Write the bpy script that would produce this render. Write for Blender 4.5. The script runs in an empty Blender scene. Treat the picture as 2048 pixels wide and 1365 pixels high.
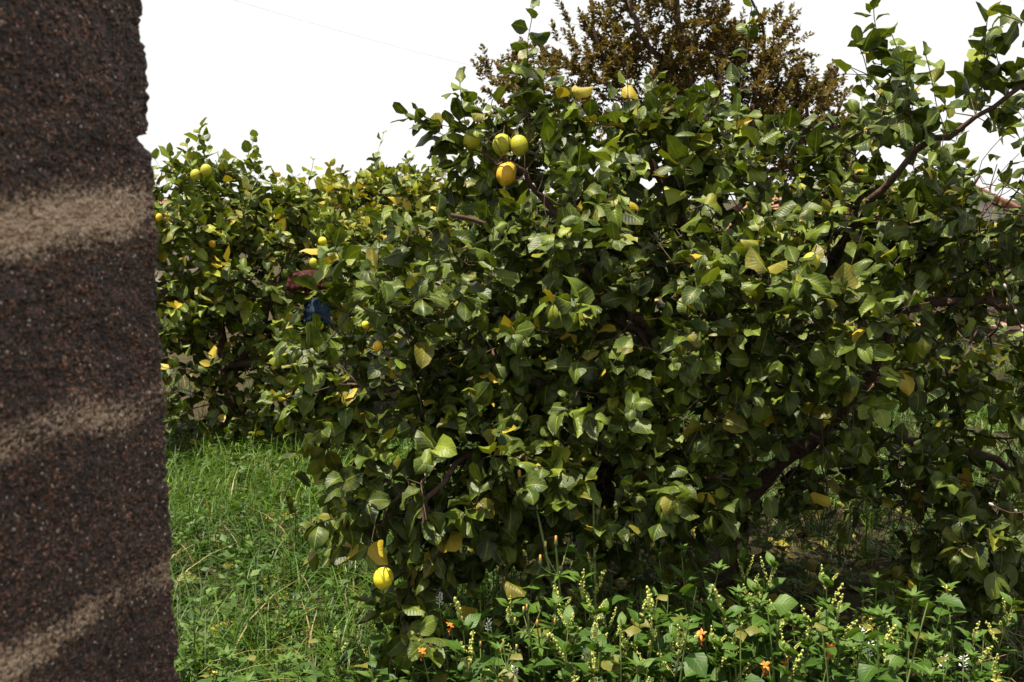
import bpy, math, random
import numpy as np
from mathutils import Vector, Matrix

rng = np.random.default_rng(7)
random.seed(7)
scene = bpy.context.scene
COL = scene.collection

# ------------------------------------------------------------------ camera
F = 1991.0
CAMZ = 1.6
PITCH = math.atan((682.5 - 395.0) / F)
cam_d = bpy.data.cameras.new("camera")
cam_d.sensor_width = 36.0
cam_d.lens = F / 2048.0 * 36.0
cam_d.clip_start = 0.05
cam_d.clip_end = 3000
cam_d.dof.use_dof = True
cam_d.dof.focus_distance = 3.0
cam_d.dof.aperture_fstop = 11.0
cam = bpy.data.objects.new("camera", cam_d)
cam.location = (0, 0, CAMZ)
cam.rotation_euler = (math.pi / 2 - PITCH, 0, 0)
COL.objects.link(cam)
scene.camera = cam

# ------------------------------------------------------------------ sky + sun
SUN = Vector((-0.24, -0.11, 0.965)).normalized()
world = bpy.data.worlds.new("World")
scene.world = world
world.use_nodes = True
nt = world.node_tree
nt.nodes.clear()
wo = nt.nodes.new('ShaderNodeOutputWorld')
mixs = nt.nodes.new('ShaderNodeMixShader')
bgs = nt.nodes.new('ShaderNodeBackground')
bgc = nt.nodes.new('ShaderNodeBackground')
sky = nt.nodes.new('ShaderNodeTexSky')
sky.sky_type = 'NISHITA'
sky.sun_disc = False
sky.sun_elevation = math.asin(SUN.z)
sky.sun_rotation = math.atan2(SUN.x, SUN.y)
bgs.inputs[1].default_value = 0.10
nt.links.new(sky.outputs[0], bgs.inputs[0])
bgc.inputs[0].default_value = (1.0, 0.995, 0.975, 1)      # bright thin overcast
bgc.inputs[1].default_value = 0.455
wn = nt.nodes.new('ShaderNodeTexNoise'); wn.inputs['Scale'].default_value = 2.0
wn.inputs['Detail'].default_value = 4
wr = nt.nodes.new('ShaderNodeMapRange')
wr.inputs[1].default_value = 0.3; wr.inputs[2].default_value = 0.7
wr.inputs[3].default_value = 0.93; wr.inputs[4].default_value = 1.0
nt.links.new(wn.outputs[0], wr.inputs[0])
nt.links.new(wr.outputs[0], mixs.inputs[0])
nt.links.new(bgs.outputs[0], mixs.inputs[1])
nt.links.new(bgc.outputs[0], mixs.inputs[2])
nt.links.new(mixs.outputs[0], wo.inputs[0])

sun_d = bpy.data.lights.new("sun", 'SUN')
sun_d.energy = 5.0
sun_d.angle = math.radians(0.9)
sun_d.color = (1.0, 0.91, 0.74)
sun = bpy.data.objects.new("sun", sun_d)
sun.rotation_euler = SUN.to_track_quat('Z', 'Y').to_euler()
sun.location = (-3, -2, 8)
COL.objects.link(sun)

vs = scene.view_settings
vs.view_transform = 'Standard'
vs.look = 'None'
vs.exposure = 1.2
vs.gamma = 1.0
vs.use_curve_mapping = False
cy = scene.cycles
cy.use_denoising = True
cy.max_bounces = 6
cy.diffuse_bounces = 2
cy.glossy_bounces = 2
cy.transmission_bounces = 4
cy.transparent_max_bounces = 4
cy.caustics_reflective = False
cy.caustics_refractive = False

# ------------------------------------------------------------------ pixel -> world
CP, SP = math.cos(PITCH), math.sin(PITCH)
def P(px, py, Y):
    """point on the line of sight through photo pixel (px,py) at forward distance Y"""
    dx = (px - 1024.0) / F; dy = (682.5 - py) / F
    d = np.array([dx, CP + dy * SP, -SP + dy * CP])
    return np.array([0, 0, CAMZ]) + d * (Y / d[1])
def proj(pts):
    q = pts - np.array([0, 0, CAMZ])
    zc = q[..., 1] * CP - q[..., 2] * SP
    yc = q[..., 1] * SP + q[..., 2] * CP
    zc = np.maximum(zc, 1e-3)
    return 1024 + F * q[..., 0] / zc, 682.5 - F * yc / zc, zc

# ------------------------------------------------------------------ object helpers
def tag(o, label=None, cat=None, group=None, kind=None):
    if label: o['label'] = label
    if cat: o['category'] = cat
    if group: o['group'] = group
    if kind: o['kind'] = kind
    return o
def empty(name, loc, label=None, cat=None, group=None):
    o = bpy.data.objects.new(name, None)
    o.empty_display_size = 0.1
    o.location = loc
    COL.objects.link(o)
    return tag(o, label, cat, group)
def meshdata(name, verts, quads, mat, uv=None, attrs=None, smooth=True):
    verts = np.asarray(verts, dtype=np.float32).reshape(-1, 3)
    quads = np.asarray(quads, dtype=np.int32)
    k = quads.shape[1]; n = len(quads)
    me = bpy.data.meshes.new(name)
    me.vertices.add(len(verts)); me.vertices.foreach_set('co', verts.ravel())
    me.loops.add(n * k); me.loops.foreach_set('vertex_index', quads.ravel())
    me.polygons.add(n)
    me.polygons.foreach_set('loop_start', np.arange(0, n * k, k, dtype=np.int32))
    if smooth: me.polygons.foreach_set('use_smooth', np.ones(n, dtype=bool))
    if uv is not None:
        l = me.uv_layers.new(name='UVMap')
        l.data.foreach_set('uv', np.asarray(uv, dtype=np.float32)[quads.ravel()].ravel())
    for an, av in (attrs or {}).items():
        a = me.attributes.new(an, 'FLOAT', 'POINT')
        a.data.foreach_set('value', np.asarray(av, dtype=np.float32))
    me.materials.append(mat)
    me.update(calc_edges=True)
    return me
def link(name, me, parent=None, mw=None, loc=None):
    o = bpy.data.objects.new(name, me)
    COL.objects.link(o)
    if parent is not None: o.parent = parent
    if mw is not None: o.matrix_basis = mw
    if loc is not None: o.location = loc
    return o
def copy_tree(o, parent=None):
    c = o.copy(); COL.objects.link(c); c.parent = parent
    for ch in list(o.children): copy_tree(ch, c)
    return c
def boxmesh(name, sx, sy, sz, mat, bev=0.01):
    import bmesh
    bm = bmesh.new()
    bmesh.ops.create_cube(bm, size=1.0)
    for v in bm.verts: v.co = Vector((v.co.x * sx, v.co.y * sy, v.co.z * sz))
    if bev: bmesh.ops.bevel(bm, geom=bm.edges[:], offset=bev, segments=1, affect='EDGES')
    me = bpy.data.meshes.new(name); bm.to_mesh(me); bm.free()
    me.materials.append(mat)
    return me
def nrm(v):
    return v / np.maximum(np.linalg.norm(v, axis=-1, keepdims=True), 1e-9)

# ------------------------------------------------------------------ materials
def new_mat(name):
    m = bpy.data.materials.new(name); m.use_nodes = True
    t = m.node_tree; t.nodes.clear()
    out = t.nodes.new('ShaderNodeOutputMaterial')
    return m, t, out
def N(t, typ, **kw):
    n = t.nodes.new(typ)
    for k, v in kw.items():
        if k in n.inputs: n.inputs[k].default_value = v
        else: setattr(n, k, v)
    return n
def ramp(t, stops):
    r = t.nodes.new('ShaderNodeValToRGB')
    els = r.color_ramp.elements
    while len(els) < len(stops): els.new(0.5)
    for e, (p, c) in zip(els, stops):
        e.position = p; e.color = (c[0], c[1], c[2], 1)
    return r
def mixc(t, fac, a, b, blend='MIX'):
    m = t.nodes.new('ShaderNodeMix'); m.data_type = 'RGBA'; m.blend_type = blend
    for s, v in ((m.inputs[0], fac), (m.inputs[6], a), (m.inputs[7], b)):
        if isinstance(v, (int, float)): s.default_value = v
        elif isinstance(v, tuple): s.default_value = (*v, 1) if len(v) == 3 else v
        else: t.links.new(v, s)
    return m.outputs[2]
def math_(t, op, a, b=None, c=None):
    m = t.nodes.new('ShaderNodeMath'); m.operation = op
    for i, v in enumerate((a, b, c)):
        if v is None: continue
        if isinstance(v, (int, float)): m.inputs[i].default_value = v
        else: t.links.new(v, m.inputs[i])
    return m.outputs[0]
def attr(t, name):
    a = t.nodes.new('ShaderNodeAttribute'); a.attribute_name = name
    return a.outputs['Fac']

def leaf_material(name, stops, yel, brown, rough, transl, vein=True, spec=0.4):
    m, t, out = new_mat(name)
    tone = attr(t, 'tone'); ya = attr(t, 'yel')
    base = ramp(t, stops); t.links.new(tone, base.inputs[0])
    col = base.outputs[0]
    tc = t.nodes.new('ShaderNodeTexCoord')
    geo = t.nodes.new('ShaderNodeNewGeometry')
    nz = N(t, 'ShaderNodeTexNoise', Scale=38.0, Detail=3.0)
    t.links.new(geo.outputs['Position'], nz.inputs['Vector'])
    # mottling: patches a bit yellower / darker
    mr = N(t, 'ShaderNodeMapRange'); t.links.new(nz.outputs[0], mr.inputs[0])
    mr.inputs[1].default_value = 0.35; mr.inputs[2].default_value = 0.72
    col = mixc(t, math_(t, 'MULTIPLY', mr.outputs[0], 0.26), col, stops[-1][1])
    uvn = t.nodes.new('ShaderNodeUVMap')
    sep = t.nodes.new('ShaderNodeSeparateXYZ'); t.links.new(uvn.outputs[0], sep.inputs[0])
    u = sep.outputs[0]; v = math_(t, 'ABSOLUTE', math_(t, 'SUBTRACT', sep.outputs[1], 0.5))
    # yellowing, from margins and tip inward
    edge = math_(t, 'ADD', math_(t, 'MULTIPLY', v, 0.5), math_(t, 'MULTIPLY', nz.outputs[0], 0.9))
    yf = math_(t, 'MULTIPLY_ADD', edge, 0.9, -0.55)
    yf = math_(t, 'MULTIPLY', math_(t, 'ADD', yf, ya), ya)
    yf = N(t, 'ShaderNodeClamp').inputs[0].node if False else yf
    cl = t.nodes.new('ShaderNodeClamp'); t.links.new(math_(t, 'MULTIPLY', yf, 1.5), cl.inputs[0])
    ycol = mixc(t, nz.outputs[0], yel, brown)
    col = mixc(t, cl.outputs[0], col, ycol)
    pb = t.nodes.new('ShaderNodeBsdfPrincipled')
    if vein:
        mid = math_(t, 'LESS_THAN', v, 0.03)
        sv = math_(t, 'SINE', math_(t, 'MULTIPLY', math_(t, 'SUBTRACT', u, math_(t, 'MULTIPLY', v, 0.55)), 52.0))
        svm = math_(t, 'GREATER_THAN', sv, 0.9)
        vf = math_(t, 'MAXIMUM', math_(t, 'MULTIPLY', mid, 0.42), math_(t, 'MULTIPLY', svm, 0.06))
        col = mixc(t, vf, col, (stops[-1][1][0] * 1.3, stops[-1][1][1] * 1.25, stops[-1][1][2] * 1.3))
        bh = math_(t, 'ADD', math_(t, 'MULTIPLY', sv, 0.25), math_(t, 'MULTIPLY', nz.outputs[0], 0.6))
        bp = N(t, 'ShaderNodeBump', Strength=0.35, Distance=0.002)
        t.links.new(bh, bp.inputs['Height'])
        t.links.new(bp.outputs[0], pb.inputs['Normal'])
    t.links.new(col, pb.inputs['Base Color'])
    rr = N(t, 'ShaderNodeMapRange'); t.links.new(nz.outputs[0], rr.inputs[0])
    rr.inputs[3].default_value = rough - 0.08; rr.inputs[4].default_value = rough + 0.12
    t.links.new(rr.outputs[0], pb.inputs['Roughness'])
    pb.inputs['Specular IOR Level'].default_value = spec
    tr = t.nodes.new('ShaderNodeBsdfTranslucent')
    t.links.new(mixc(t, 1.0, col, (1.25, 1.25, 0.55), 'MULTIPLY'), tr.inputs[0])
    mx = t.nodes.new('ShaderNodeMixShader'); mx.inputs[0].default_value = transl
    t.links.new(pb.outputs[0], mx.inputs[1]); t.links.new(tr.outputs[0], mx.inputs[2])
    t.links.new(mx.outputs[0], out.inputs[0])
    return m

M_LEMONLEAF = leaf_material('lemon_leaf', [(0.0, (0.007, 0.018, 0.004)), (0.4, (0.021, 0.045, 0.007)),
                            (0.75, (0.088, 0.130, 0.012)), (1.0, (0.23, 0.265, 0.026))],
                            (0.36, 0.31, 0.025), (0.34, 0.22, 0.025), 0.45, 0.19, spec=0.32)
M_BROWNLEAF = leaf_material('brown_leaf', [(0.0, (0.045, 0.028, 0.006)), (0.5, (0.105, 0.074, 0.012)),
                            (1.0, (0.14, 0.125, 0.018))], (0.15, 0.075, 0.015), (0.11, 0.045, 0.012), 0.55, 0.38, vein=False)
M_WEED = leaf_material('weed_leaf', [(0.0, (0.010, 0.036, 0.003)), (0.5, (0.034, 0.085, 0.007)),
                       (1.0, (0.095, 0.165, 0.018))], (0.32, 0.28, 0.04), (0.30, 0.17, 0.05), 0.5, 0.28)
M_GRASS = leaf_material('grass_blade', [(0.0, (0.006, 0.024, 0.001)), (0.5, (0.029, 0.082, 0.002)),
                        (1.0, (0.115, 0.190, 0.008))], (0.30, 0.26, 0.10), (0.26, 0.20, 0.10), 0.5, 0.3, vein=False)

def simple_mat(name, c1, c2, scale=20, rough=0.7, bump=0.0, bdist=0.003, detail=5, spec=0.3, coord='Object', c3=None):
    m, t, out = new_mat(name)
    geo = t.nodes.new('ShaderNodeTexCoord')
    nz = N(t, 'ShaderNodeTexNoise', Scale=scale, Detail=detail, Roughness=0.65)
    t.links.new(geo.outputs[coord], nz.inputs['Vector'])
    stops = [(0.3, c1), (0.68, c2)] if c3 is None else [(0.28, c1), (0.52, c2), (0.75, c3)]
    r = ramp(t, stops); t.links.new(nz.outputs[0], r.inputs[0])
    pb = t.nodes.new('ShaderNodeBsdfPrincipled')
    t.links.new(r.outputs[0], pb.inputs['Base Color'])
    pb.inputs['Roughness'].default_value = rough
    pb.inputs['Specular IOR Level'].default_value = spec
    if bump:
        b = N(t, 'ShaderNodeBump', Strength=bump, Distance=bdist)
        t.links.new(nz.outputs[0], b.inputs['Height']); t.links.new(b.outputs[0], pb.inputs['Normal'])
    t.links.new(pb.outputs[0], out.inputs[0])
    return m
M_BARK = simple_mat('bark', (0.035, 0.020, 0.015), (0.115, 0.070, 0.052), 55, 0.85, 0.8, 0.006)
M_TWIG = simple_mat('green_twig', (0.05, 0.06, 0.02), (0.11, 0.12, 0.045), 30, 0.6)
M_STEM = simple_mat('weed_stem', (0.08, 0.13, 0.03), (0.16, 0.20, 0.06), 30, 0.6)
M_DRYSTEM = simple_mat('dry_stem', (0.10, 0.06, 0.035), (0.25, 0.18, 0.09), 40, 0.8)
M_SOIL = simple_mat('soil', (0.012, 0.010, 0.006), (0.045, 0.034, 0.018), 9, 0.95, 0.8, 0.03, 8, 0.1, c3=(0.035, 0.05, 0.014))
M_LEMON = simple_mat('lemon_rind', (0.50, 0.46, 0.025), (0.66, 0.56, 0.03), 22, 0.42, 0.35, 0.004, 6)
M_GREENLEMON = simple_mat('green_lemon_rind', (0.22, 0.25, 0.02), (0.44, 0.40, 0.03), 14, 0.42, 0.35, 0.004, 6)
M_ORANGELEMON = simple_mat('ripe_rind', (0.58, 0.30, 0.02), (0.62, 0.42, 0.03), 18, 0.42, 0.35, 0.004, 6)
M_SPIKE = simple_mat('flower_bead', (0.28, 0.32, 0.06), (0.46, 0.46, 0.14), 200, 0.6)
M_WHITE = simple_mat('white_petal', (0.55, 0.53, 0.45), (0.78, 0.76, 0.70), 200, 0.6)
M_ORANGE = simple_mat('orange_petal', (0.48, 0.10, 0.015), (0.60, 0.24, 0.04), 300, 0.5)
M_BUDPETAL = simple_mat('bud_petal', (0.55, 0.22, 0.05), (0.62, 0.38, 0.10), 300, 0.5)
M_YELLOW = simple_mat('yellow_petal', (0.45, 0.40, 0.06), (0.56, 0.52, 0.16), 300, 0.5)
M_BUD = simple_mat('bud_scale', (0.05, 0.06, 0.03), (0.14, 0.12, 0.07), 120, 0.7)
M_PINKBUD = simple_mat('pale_bud', (0.38, 0.33, 0.30), (0.60, 0.55, 0.50), 120, 0.6)
M_RED = simple_mat('red_stand_in', (0.018, 0.0025, 0.002), (0.060, 0.006, 0.004), 30, 0.9, 0.3, 0.004)
M_BLUE = simple_mat('blue_stand_in', (0.003, 0.012, 0.034), (0.008, 0.032, 0.06), 20, 0.85, 0.3, 0.004)
M_CABLE = simple_mat('cable', (0.62, 0.61, 0.58), (0.74, 0.73, 0.70), 30, 0.6)
M_PLASTER = simple_mat('plaster', (0.50, 0.48, 0.45), (0.62, 0.60, 0.56), 3, 0.9)
M_PALEPLASTER = simple_mat('tan_plaster', (0.42, 0.34, 0.25), (0.55, 0.46, 0.36), 3, 0.9)
M_TILE = simple_mat('roof_tile', (0.16, 0.07, 0.045), (0.30, 0.15, 0.09), 6, 0.85)
M_STONE = simple_mat('garden_stone', (0.10, 0.060, 0.050), (0.22, 0.15, 0.125), 7, 0.9, 0.5, 0.02)
M_COPING = simple_mat('coping', (0.20, 0.10, 0.08), (0.30, 0.18, 0.15), 9, 0.9)
M_GLASS = simple_mat('dark_pane', (0.02, 0.025, 0.03), (0.04, 0.045, 0.05), 3, 0.1)
M_MORTAR = simple_mat('mortar', (0.10, 0.08, 0.065), (0.20, 0.165, 0.13), 90, 0.95, 0.5)

# ------------------------------------------------------------------ numpy noise
class VNoise:
    def __init__(self, seed, n=256):
        self.g = np.random.default_rng(seed).random((n, n)); self.n = n
    def __call__(self, x, y):
        xi = np.floor(x).astype(int); yi = np.floor(y).astype(int)
        fx = x - xi; fy = y - yi
        fx = fx * fx * (3 - 2 * fx); fy = fy * fy * (3 - 2 * fy)
        n = self.n; g = self.g
        a = g[xi % n, yi % n]; b = g[(xi + 1) % n, yi % n]; c = g[xi % n, (yi + 1) % n]; d = g[(xi + 1) % n, (yi + 1) % n]
        return (a * (1 - fx) + b * fx) * (1 - fy) + (c * (1 - fx) + d * fx) * fy
VN = [VNoise(s) for s in range(8)]

# ------------------------------------------------------------------ ground
def ground_z(x, y):
    x = np.asarray(x, float); y = np.asarray(y, float)
    z = (VN[0](x * 0.9 + 50, y * 0.9 + 50) - 0.5) * 0.14 + (VN[1](x * 3 + 70, y * 3 + 70) - 0.5) * 0.05
    z *= np.clip(1.4 - np.abs(y) / 30, 0.0, 1)
    fall = np.clip((y - 13) / 9, 0, 1); fall = fall * fall * (3 - 2 * fall)
    return z - 2.6 * fall
def build_ground():
    ys = np.unique(np.concatenate([np.linspace(-40, -2, 12), np.linspace(-2, 14, 110), np.linspace(14, 30, 24), np.geomspace(30, 1600, 26)]))
    xs = np.unique(np.concatenate([-np.geomspace(7, 900, 26), np.linspace(-7, 7, 100), np.geomspace(7, 900, 26)]))
    X, Y = np.meshgrid(xs, ys)
    Z = ground_z(X, Y)
    v = np.stack([X, Y, Z], -1).reshape(-1, 3)
    nx = len(xs); i, j = np.meshgrid(np.arange(nx - 1), np.arange(len(ys) - 1))
    a = (j * nx + i).ravel()
    q = np.stack([a, a + 1, a + nx + 1, a + nx], 1)
    o = link('ground', meshdata('ground', v, q, M_SOIL))
    o['kind'] = 'structure'
build_ground()

# ------------------------------------------------------------------ block wall on the left
WD = np.array([math.sin(math.radians(17.2)), math.cos(math.radians(17.2)), 0.0])   # along the wall, away from camera
WN = np.array([WD[1], -WD[0], 0.0])                                                # its visible face
WE = P(336, 790, 1.10)                                                             # far end of the wall, on a joint
JZ = WE[2]; COURSE = P(336, 790, 1.10)[2] - P(346, 1130, 1.10)[2]
WE = np.array([WE[0], WE[1], 0.0])

def wall_material():
    m, t, out = new_mat('rough_block')
    tc = t.nodes.new('ShaderNodeNewGeometry'); pos = tc.outputs['Position']
    n1 = N(t, 'ShaderNodeTexNoise', Scale=260.0, Detail=3.0); t.links.new(pos, n1.inputs['Vector'])
    n2 = N(t, 'ShaderNodeTexNoise', Scale=16.0, Detail=5.0); t.links.new(pos, n2.inputs['Vector'])
    vo = N(t, 'ShaderNodeTexVoronoi', Scale=250.0); t.links.new(pos, vo.inputs['Vector'])
    base = ramp(t, [(0.36, (0.010, 0.005, 0.0035)), (0.53, (0.050, 0.027, 0.018)), (0.68, (0.17, 0.105, 0.072))])
    t.links.new(n1.outputs[0], base.inputs[0])
    big = ramp(t, [(0.3, (0.66, 0.62, 0.62)), (0.7, (1.2, 1.12, 1.08))]); t.links.new(n2.outputs[0], big.inputs[0])
    col = mixc(t, 1.0, base.outputs[0], big.outputs[0], 'MULTIPLY')
    # each grain its own tint; a few pale and rust coloured grains
    sc = t.nodes.new('ShaderNodeSeparateColor'); t.links.new(vo.outputs['Color'], sc.inputs[0])
    gr = ramp(t, [(0.0, (0.30, 0.30, 0.30)), (0.6, (0.95, 0.92, 0.90)), (1.0, (2.3, 2.0, 1.85))]); t.links.new(sc.outputs[2], gr.inputs[0])
    col = mixc(t, 1.0, col, gr.outputs[0], 'MULTIPLY')
    pale = math_(t, 'GREATER_THAN', sc.outputs[0], 0.962)
    core = math_(t, 'LESS_THAN', vo.outputs['Distance'], 0.42)
    col = mixc(t, math_(t, 'MULTIPLY', math_(t, 'MULTIPLY', pale, core), 0.8), col, (0.42, 0.36, 0.31))
    rust = math_(t, 'GREATER_THAN', sc.outputs[1], 0.965)
    col = mixc(t, math_(t, 'MULTIPLY', math_(t, 'MULTIPLY', rust, core), 0.8), col, (0.17, 0.07, 0.04))
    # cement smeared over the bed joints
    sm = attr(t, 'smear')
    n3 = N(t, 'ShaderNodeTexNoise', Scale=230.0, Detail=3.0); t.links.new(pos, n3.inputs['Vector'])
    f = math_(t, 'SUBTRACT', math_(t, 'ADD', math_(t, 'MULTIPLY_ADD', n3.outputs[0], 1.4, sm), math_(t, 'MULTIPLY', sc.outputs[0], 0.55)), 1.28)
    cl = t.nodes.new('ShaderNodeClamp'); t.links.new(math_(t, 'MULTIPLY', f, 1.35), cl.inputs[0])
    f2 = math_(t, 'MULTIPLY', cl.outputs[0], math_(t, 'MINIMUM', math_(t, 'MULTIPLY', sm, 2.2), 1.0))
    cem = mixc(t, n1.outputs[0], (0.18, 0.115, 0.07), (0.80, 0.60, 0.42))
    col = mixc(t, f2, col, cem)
    pb = t.nodes.new('ShaderNodeBsdfPrincipled')
    t.links.new(col, pb.inputs['Base Color']); pb.inputs['Roughness'].default_value = 0.75
    pb.inputs['Specular IOR Level'].default_value = 0.6
    h = math_(t, 'SUBTRACT', n1.outputs[0], math_(t, 'MULTIPLY', vo.outputs['Distance'], 0.7))
    bp = N(t, 'ShaderNodeBump', Strength=1.0, Distance=0.005)
    t.links.new(h, bp.inputs['Height']); t.links.new(bp.outputs[0], pb.inputs['Normal'])
    t.links.new(pb.outputs[0], out.inputs[0])
    return m
M_WALL = wall_material()

def build_wall():
    nrows0 = int(math.floor(JZ / COURSE)) + 1
    zlist = [JZ - k * COURSE for k in range(-3, nrows0 + 1)]          # joint heights, top to bottom
    root = empty('block_wall', tuple(WE), 'dark brown rough concrete block wall with pale cement smeared along its joints', 'wall')
    T = 0.20; R = 0.012
    def prof(s):
        """path round the block end: s<0 front face, s>0 round the corner and along the end face"""
        s = np.asarray(s, float)
        arc = R * math.pi / 2
        fx = np.where(s < 0, s - R, np.where(s < arc, -R + R * np.sin(np.clip(s, 0, arc) / R), 0.0))
        th = np.clip(s, 0, arc) / R
        dep = np.where(s < 0, 0.0, np.where(s < arc, R - R * np.cos(th), R + (s - arc)))
        nx = np.where(s < 0, 0.0, np.where(s < arc, np.sin(th), 1.0))   # along WD
        nn = np.where(s < 0, 1.0, np.where(s < arc, np.cos(th), 0.0))   # along WN
        return fx, dep, nx, nn
    arc = R * math.pi / 2
    for r in range(len(zlist) - 1):
        zt, zb = zlist[r], zlist[r + 1]
        zb = max(zb, -0.12)
        if zt - zb < 0.02: continue
        fine = zt > 0.95 and zb < 1.95
        first = 0.40 if r % 2 else 0.30
        s_edges = [0.0]
        while s_edges[-1] > -2.4: s_edges.append(s_edges[-1] - (first if len(s_edges) == 1 else 0.40))
        for b in range(len(s_edges) - 1):
            s1, s0 = s_edges[b], s_edges[b + 1]
            near = fine and b <= 1 and s1 > -0.45
            ds = 0.0022 if near else 0.03
            dz = 0.0022 if near else 0.03
            end = (arc + T - R) if b == 0 else 0.0
            gap = 0.0001
            ss = np.arange(s0 + gap, s1 - (gap if b else 0) + end + 1e-6, ds)
            zz = np.linspace(zb + gap, zt - gap, max(3, int((zt - zb) / dz)))
            S, Z = np.meshgrid(ss, zz)
            fx, dep, nx, nn = prof(S)
            d = (VN[2](S * 14 + 90, Z * 14 + 9) - 0.5) * 0.007 + (VN[3](S * 45 + 90, Z * 45) - 0.5) * 0.0045
            d += (VN[4](S * 150 + 300, Z * 150) - 0.5) * 0.0040 + (VN[5](S * 290 + 700, Z * 290) - 0.5) * 0.0042
            zc = np.minimum(Z - zb, zt - Z)                             # arrises slightly worn
            d -= 0.0006 * np.exp(-zc / 0.002) * VN[6](S * 30 + 33, Z * 0 + r * 7.3)
            # broken notch in the arris, below a sharp lip
            zn = P(300, 275, 1.10)[2]
            dzn = zn - Z
            notch = np.where(dzn > 0, np.clip(1 - dzn / 0.021, 0, 1), np.clip(1 + dzn / 0.002, 0, 1))
            corner = np.exp(-((S - arc * 0.6) / 0.022) ** 2)
            d -= 0.019 * notch * corner
            d -= 0.004 * corner * (VN[7](S * 0 + 3.3, Z * 60 + 5) > 0.7)
            base = WE[None, None, :] + WD * fx[..., None] - WN * dep[..., None]
            pts = base + (WD * nx[..., None] + WN * nn[..., None]) * d[..., None]
            pts[..., 2] = Z
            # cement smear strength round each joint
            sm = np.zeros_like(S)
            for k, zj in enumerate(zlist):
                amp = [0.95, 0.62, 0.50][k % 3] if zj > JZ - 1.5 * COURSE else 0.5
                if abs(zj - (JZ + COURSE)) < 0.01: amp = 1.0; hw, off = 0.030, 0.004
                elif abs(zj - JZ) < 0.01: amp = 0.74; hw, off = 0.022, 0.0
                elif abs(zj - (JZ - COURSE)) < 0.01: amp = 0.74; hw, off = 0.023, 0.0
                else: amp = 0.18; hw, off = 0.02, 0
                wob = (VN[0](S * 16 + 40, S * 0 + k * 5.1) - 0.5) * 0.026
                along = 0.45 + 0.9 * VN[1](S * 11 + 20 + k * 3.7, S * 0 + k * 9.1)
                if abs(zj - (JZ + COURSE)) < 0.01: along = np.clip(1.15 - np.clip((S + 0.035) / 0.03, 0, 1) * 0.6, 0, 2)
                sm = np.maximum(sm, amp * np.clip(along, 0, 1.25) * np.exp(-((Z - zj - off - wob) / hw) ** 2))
            ns = len(ss); i, j = np.meshgrid(np.arange(ns - 1), np.arange(len(zz) - 1))
            a = (j * ns + i).ravel()
            q = np.stack([a, a + 1, a + ns + 1, a + ns], 1)
            v = pts.reshape(-1, 3)
            # closing shell: top, bottom, back, as a coarse prism behind the rough skin
            nb = len(v)
            back = (WE - WN * T)[None, :] + WD * (prof(np.array([ss[0], min(ss[-1], -R) if b else -0.002]))[0])[:, None]
            f0, f1 = v[0].copy(), v[ns - 1].copy(); t0, t1 = v[nb - ns].copy(), v[nb - 1].copy()
            bb = [np.array([back[0][0], back[0][1], zz[0]]), np.array([back[1][0], back[1][1], zz[0]]),
                  np.array([back[0][0], back[0][1], zz[-1]]), np.array([back[1][0], back[1][1], zz[-1]])]
            v = np.vstack([v, np.array(bb)])
            extra = [[nb, nb + 2, nb + 3, nb + 1], [0, nb, nb + 1, ns - 1], [nb - ns, nb - 1, nb + 3, nb + 2], [0, nb - ns, nb + 2, nb], [ns - 1, nb + 1, nb + 3, nb - 1]]
            q = np.vstack([q, np.array(extra)])
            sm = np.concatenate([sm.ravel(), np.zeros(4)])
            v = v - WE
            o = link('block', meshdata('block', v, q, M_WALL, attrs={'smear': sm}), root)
        # mortar bed under this course, kept 4 mm behind the face
        L = 2.5
        if zb > 0:
            me = boxmesh('mortar_bed', L - 0.02, T - 0.024, 0.012, M_MORTAR, 0)
            ang = math.atan2(WD[1], WD[0])
            c = -WD * (L / 2 + 0.004) - WN * (T / 2)
            link('mortar_bed', me, root, Matrix.Translation((c[0], c[1], zb)) @ Matrix.Rotation(ang, 4, 'Z'))
build_wall()

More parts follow.
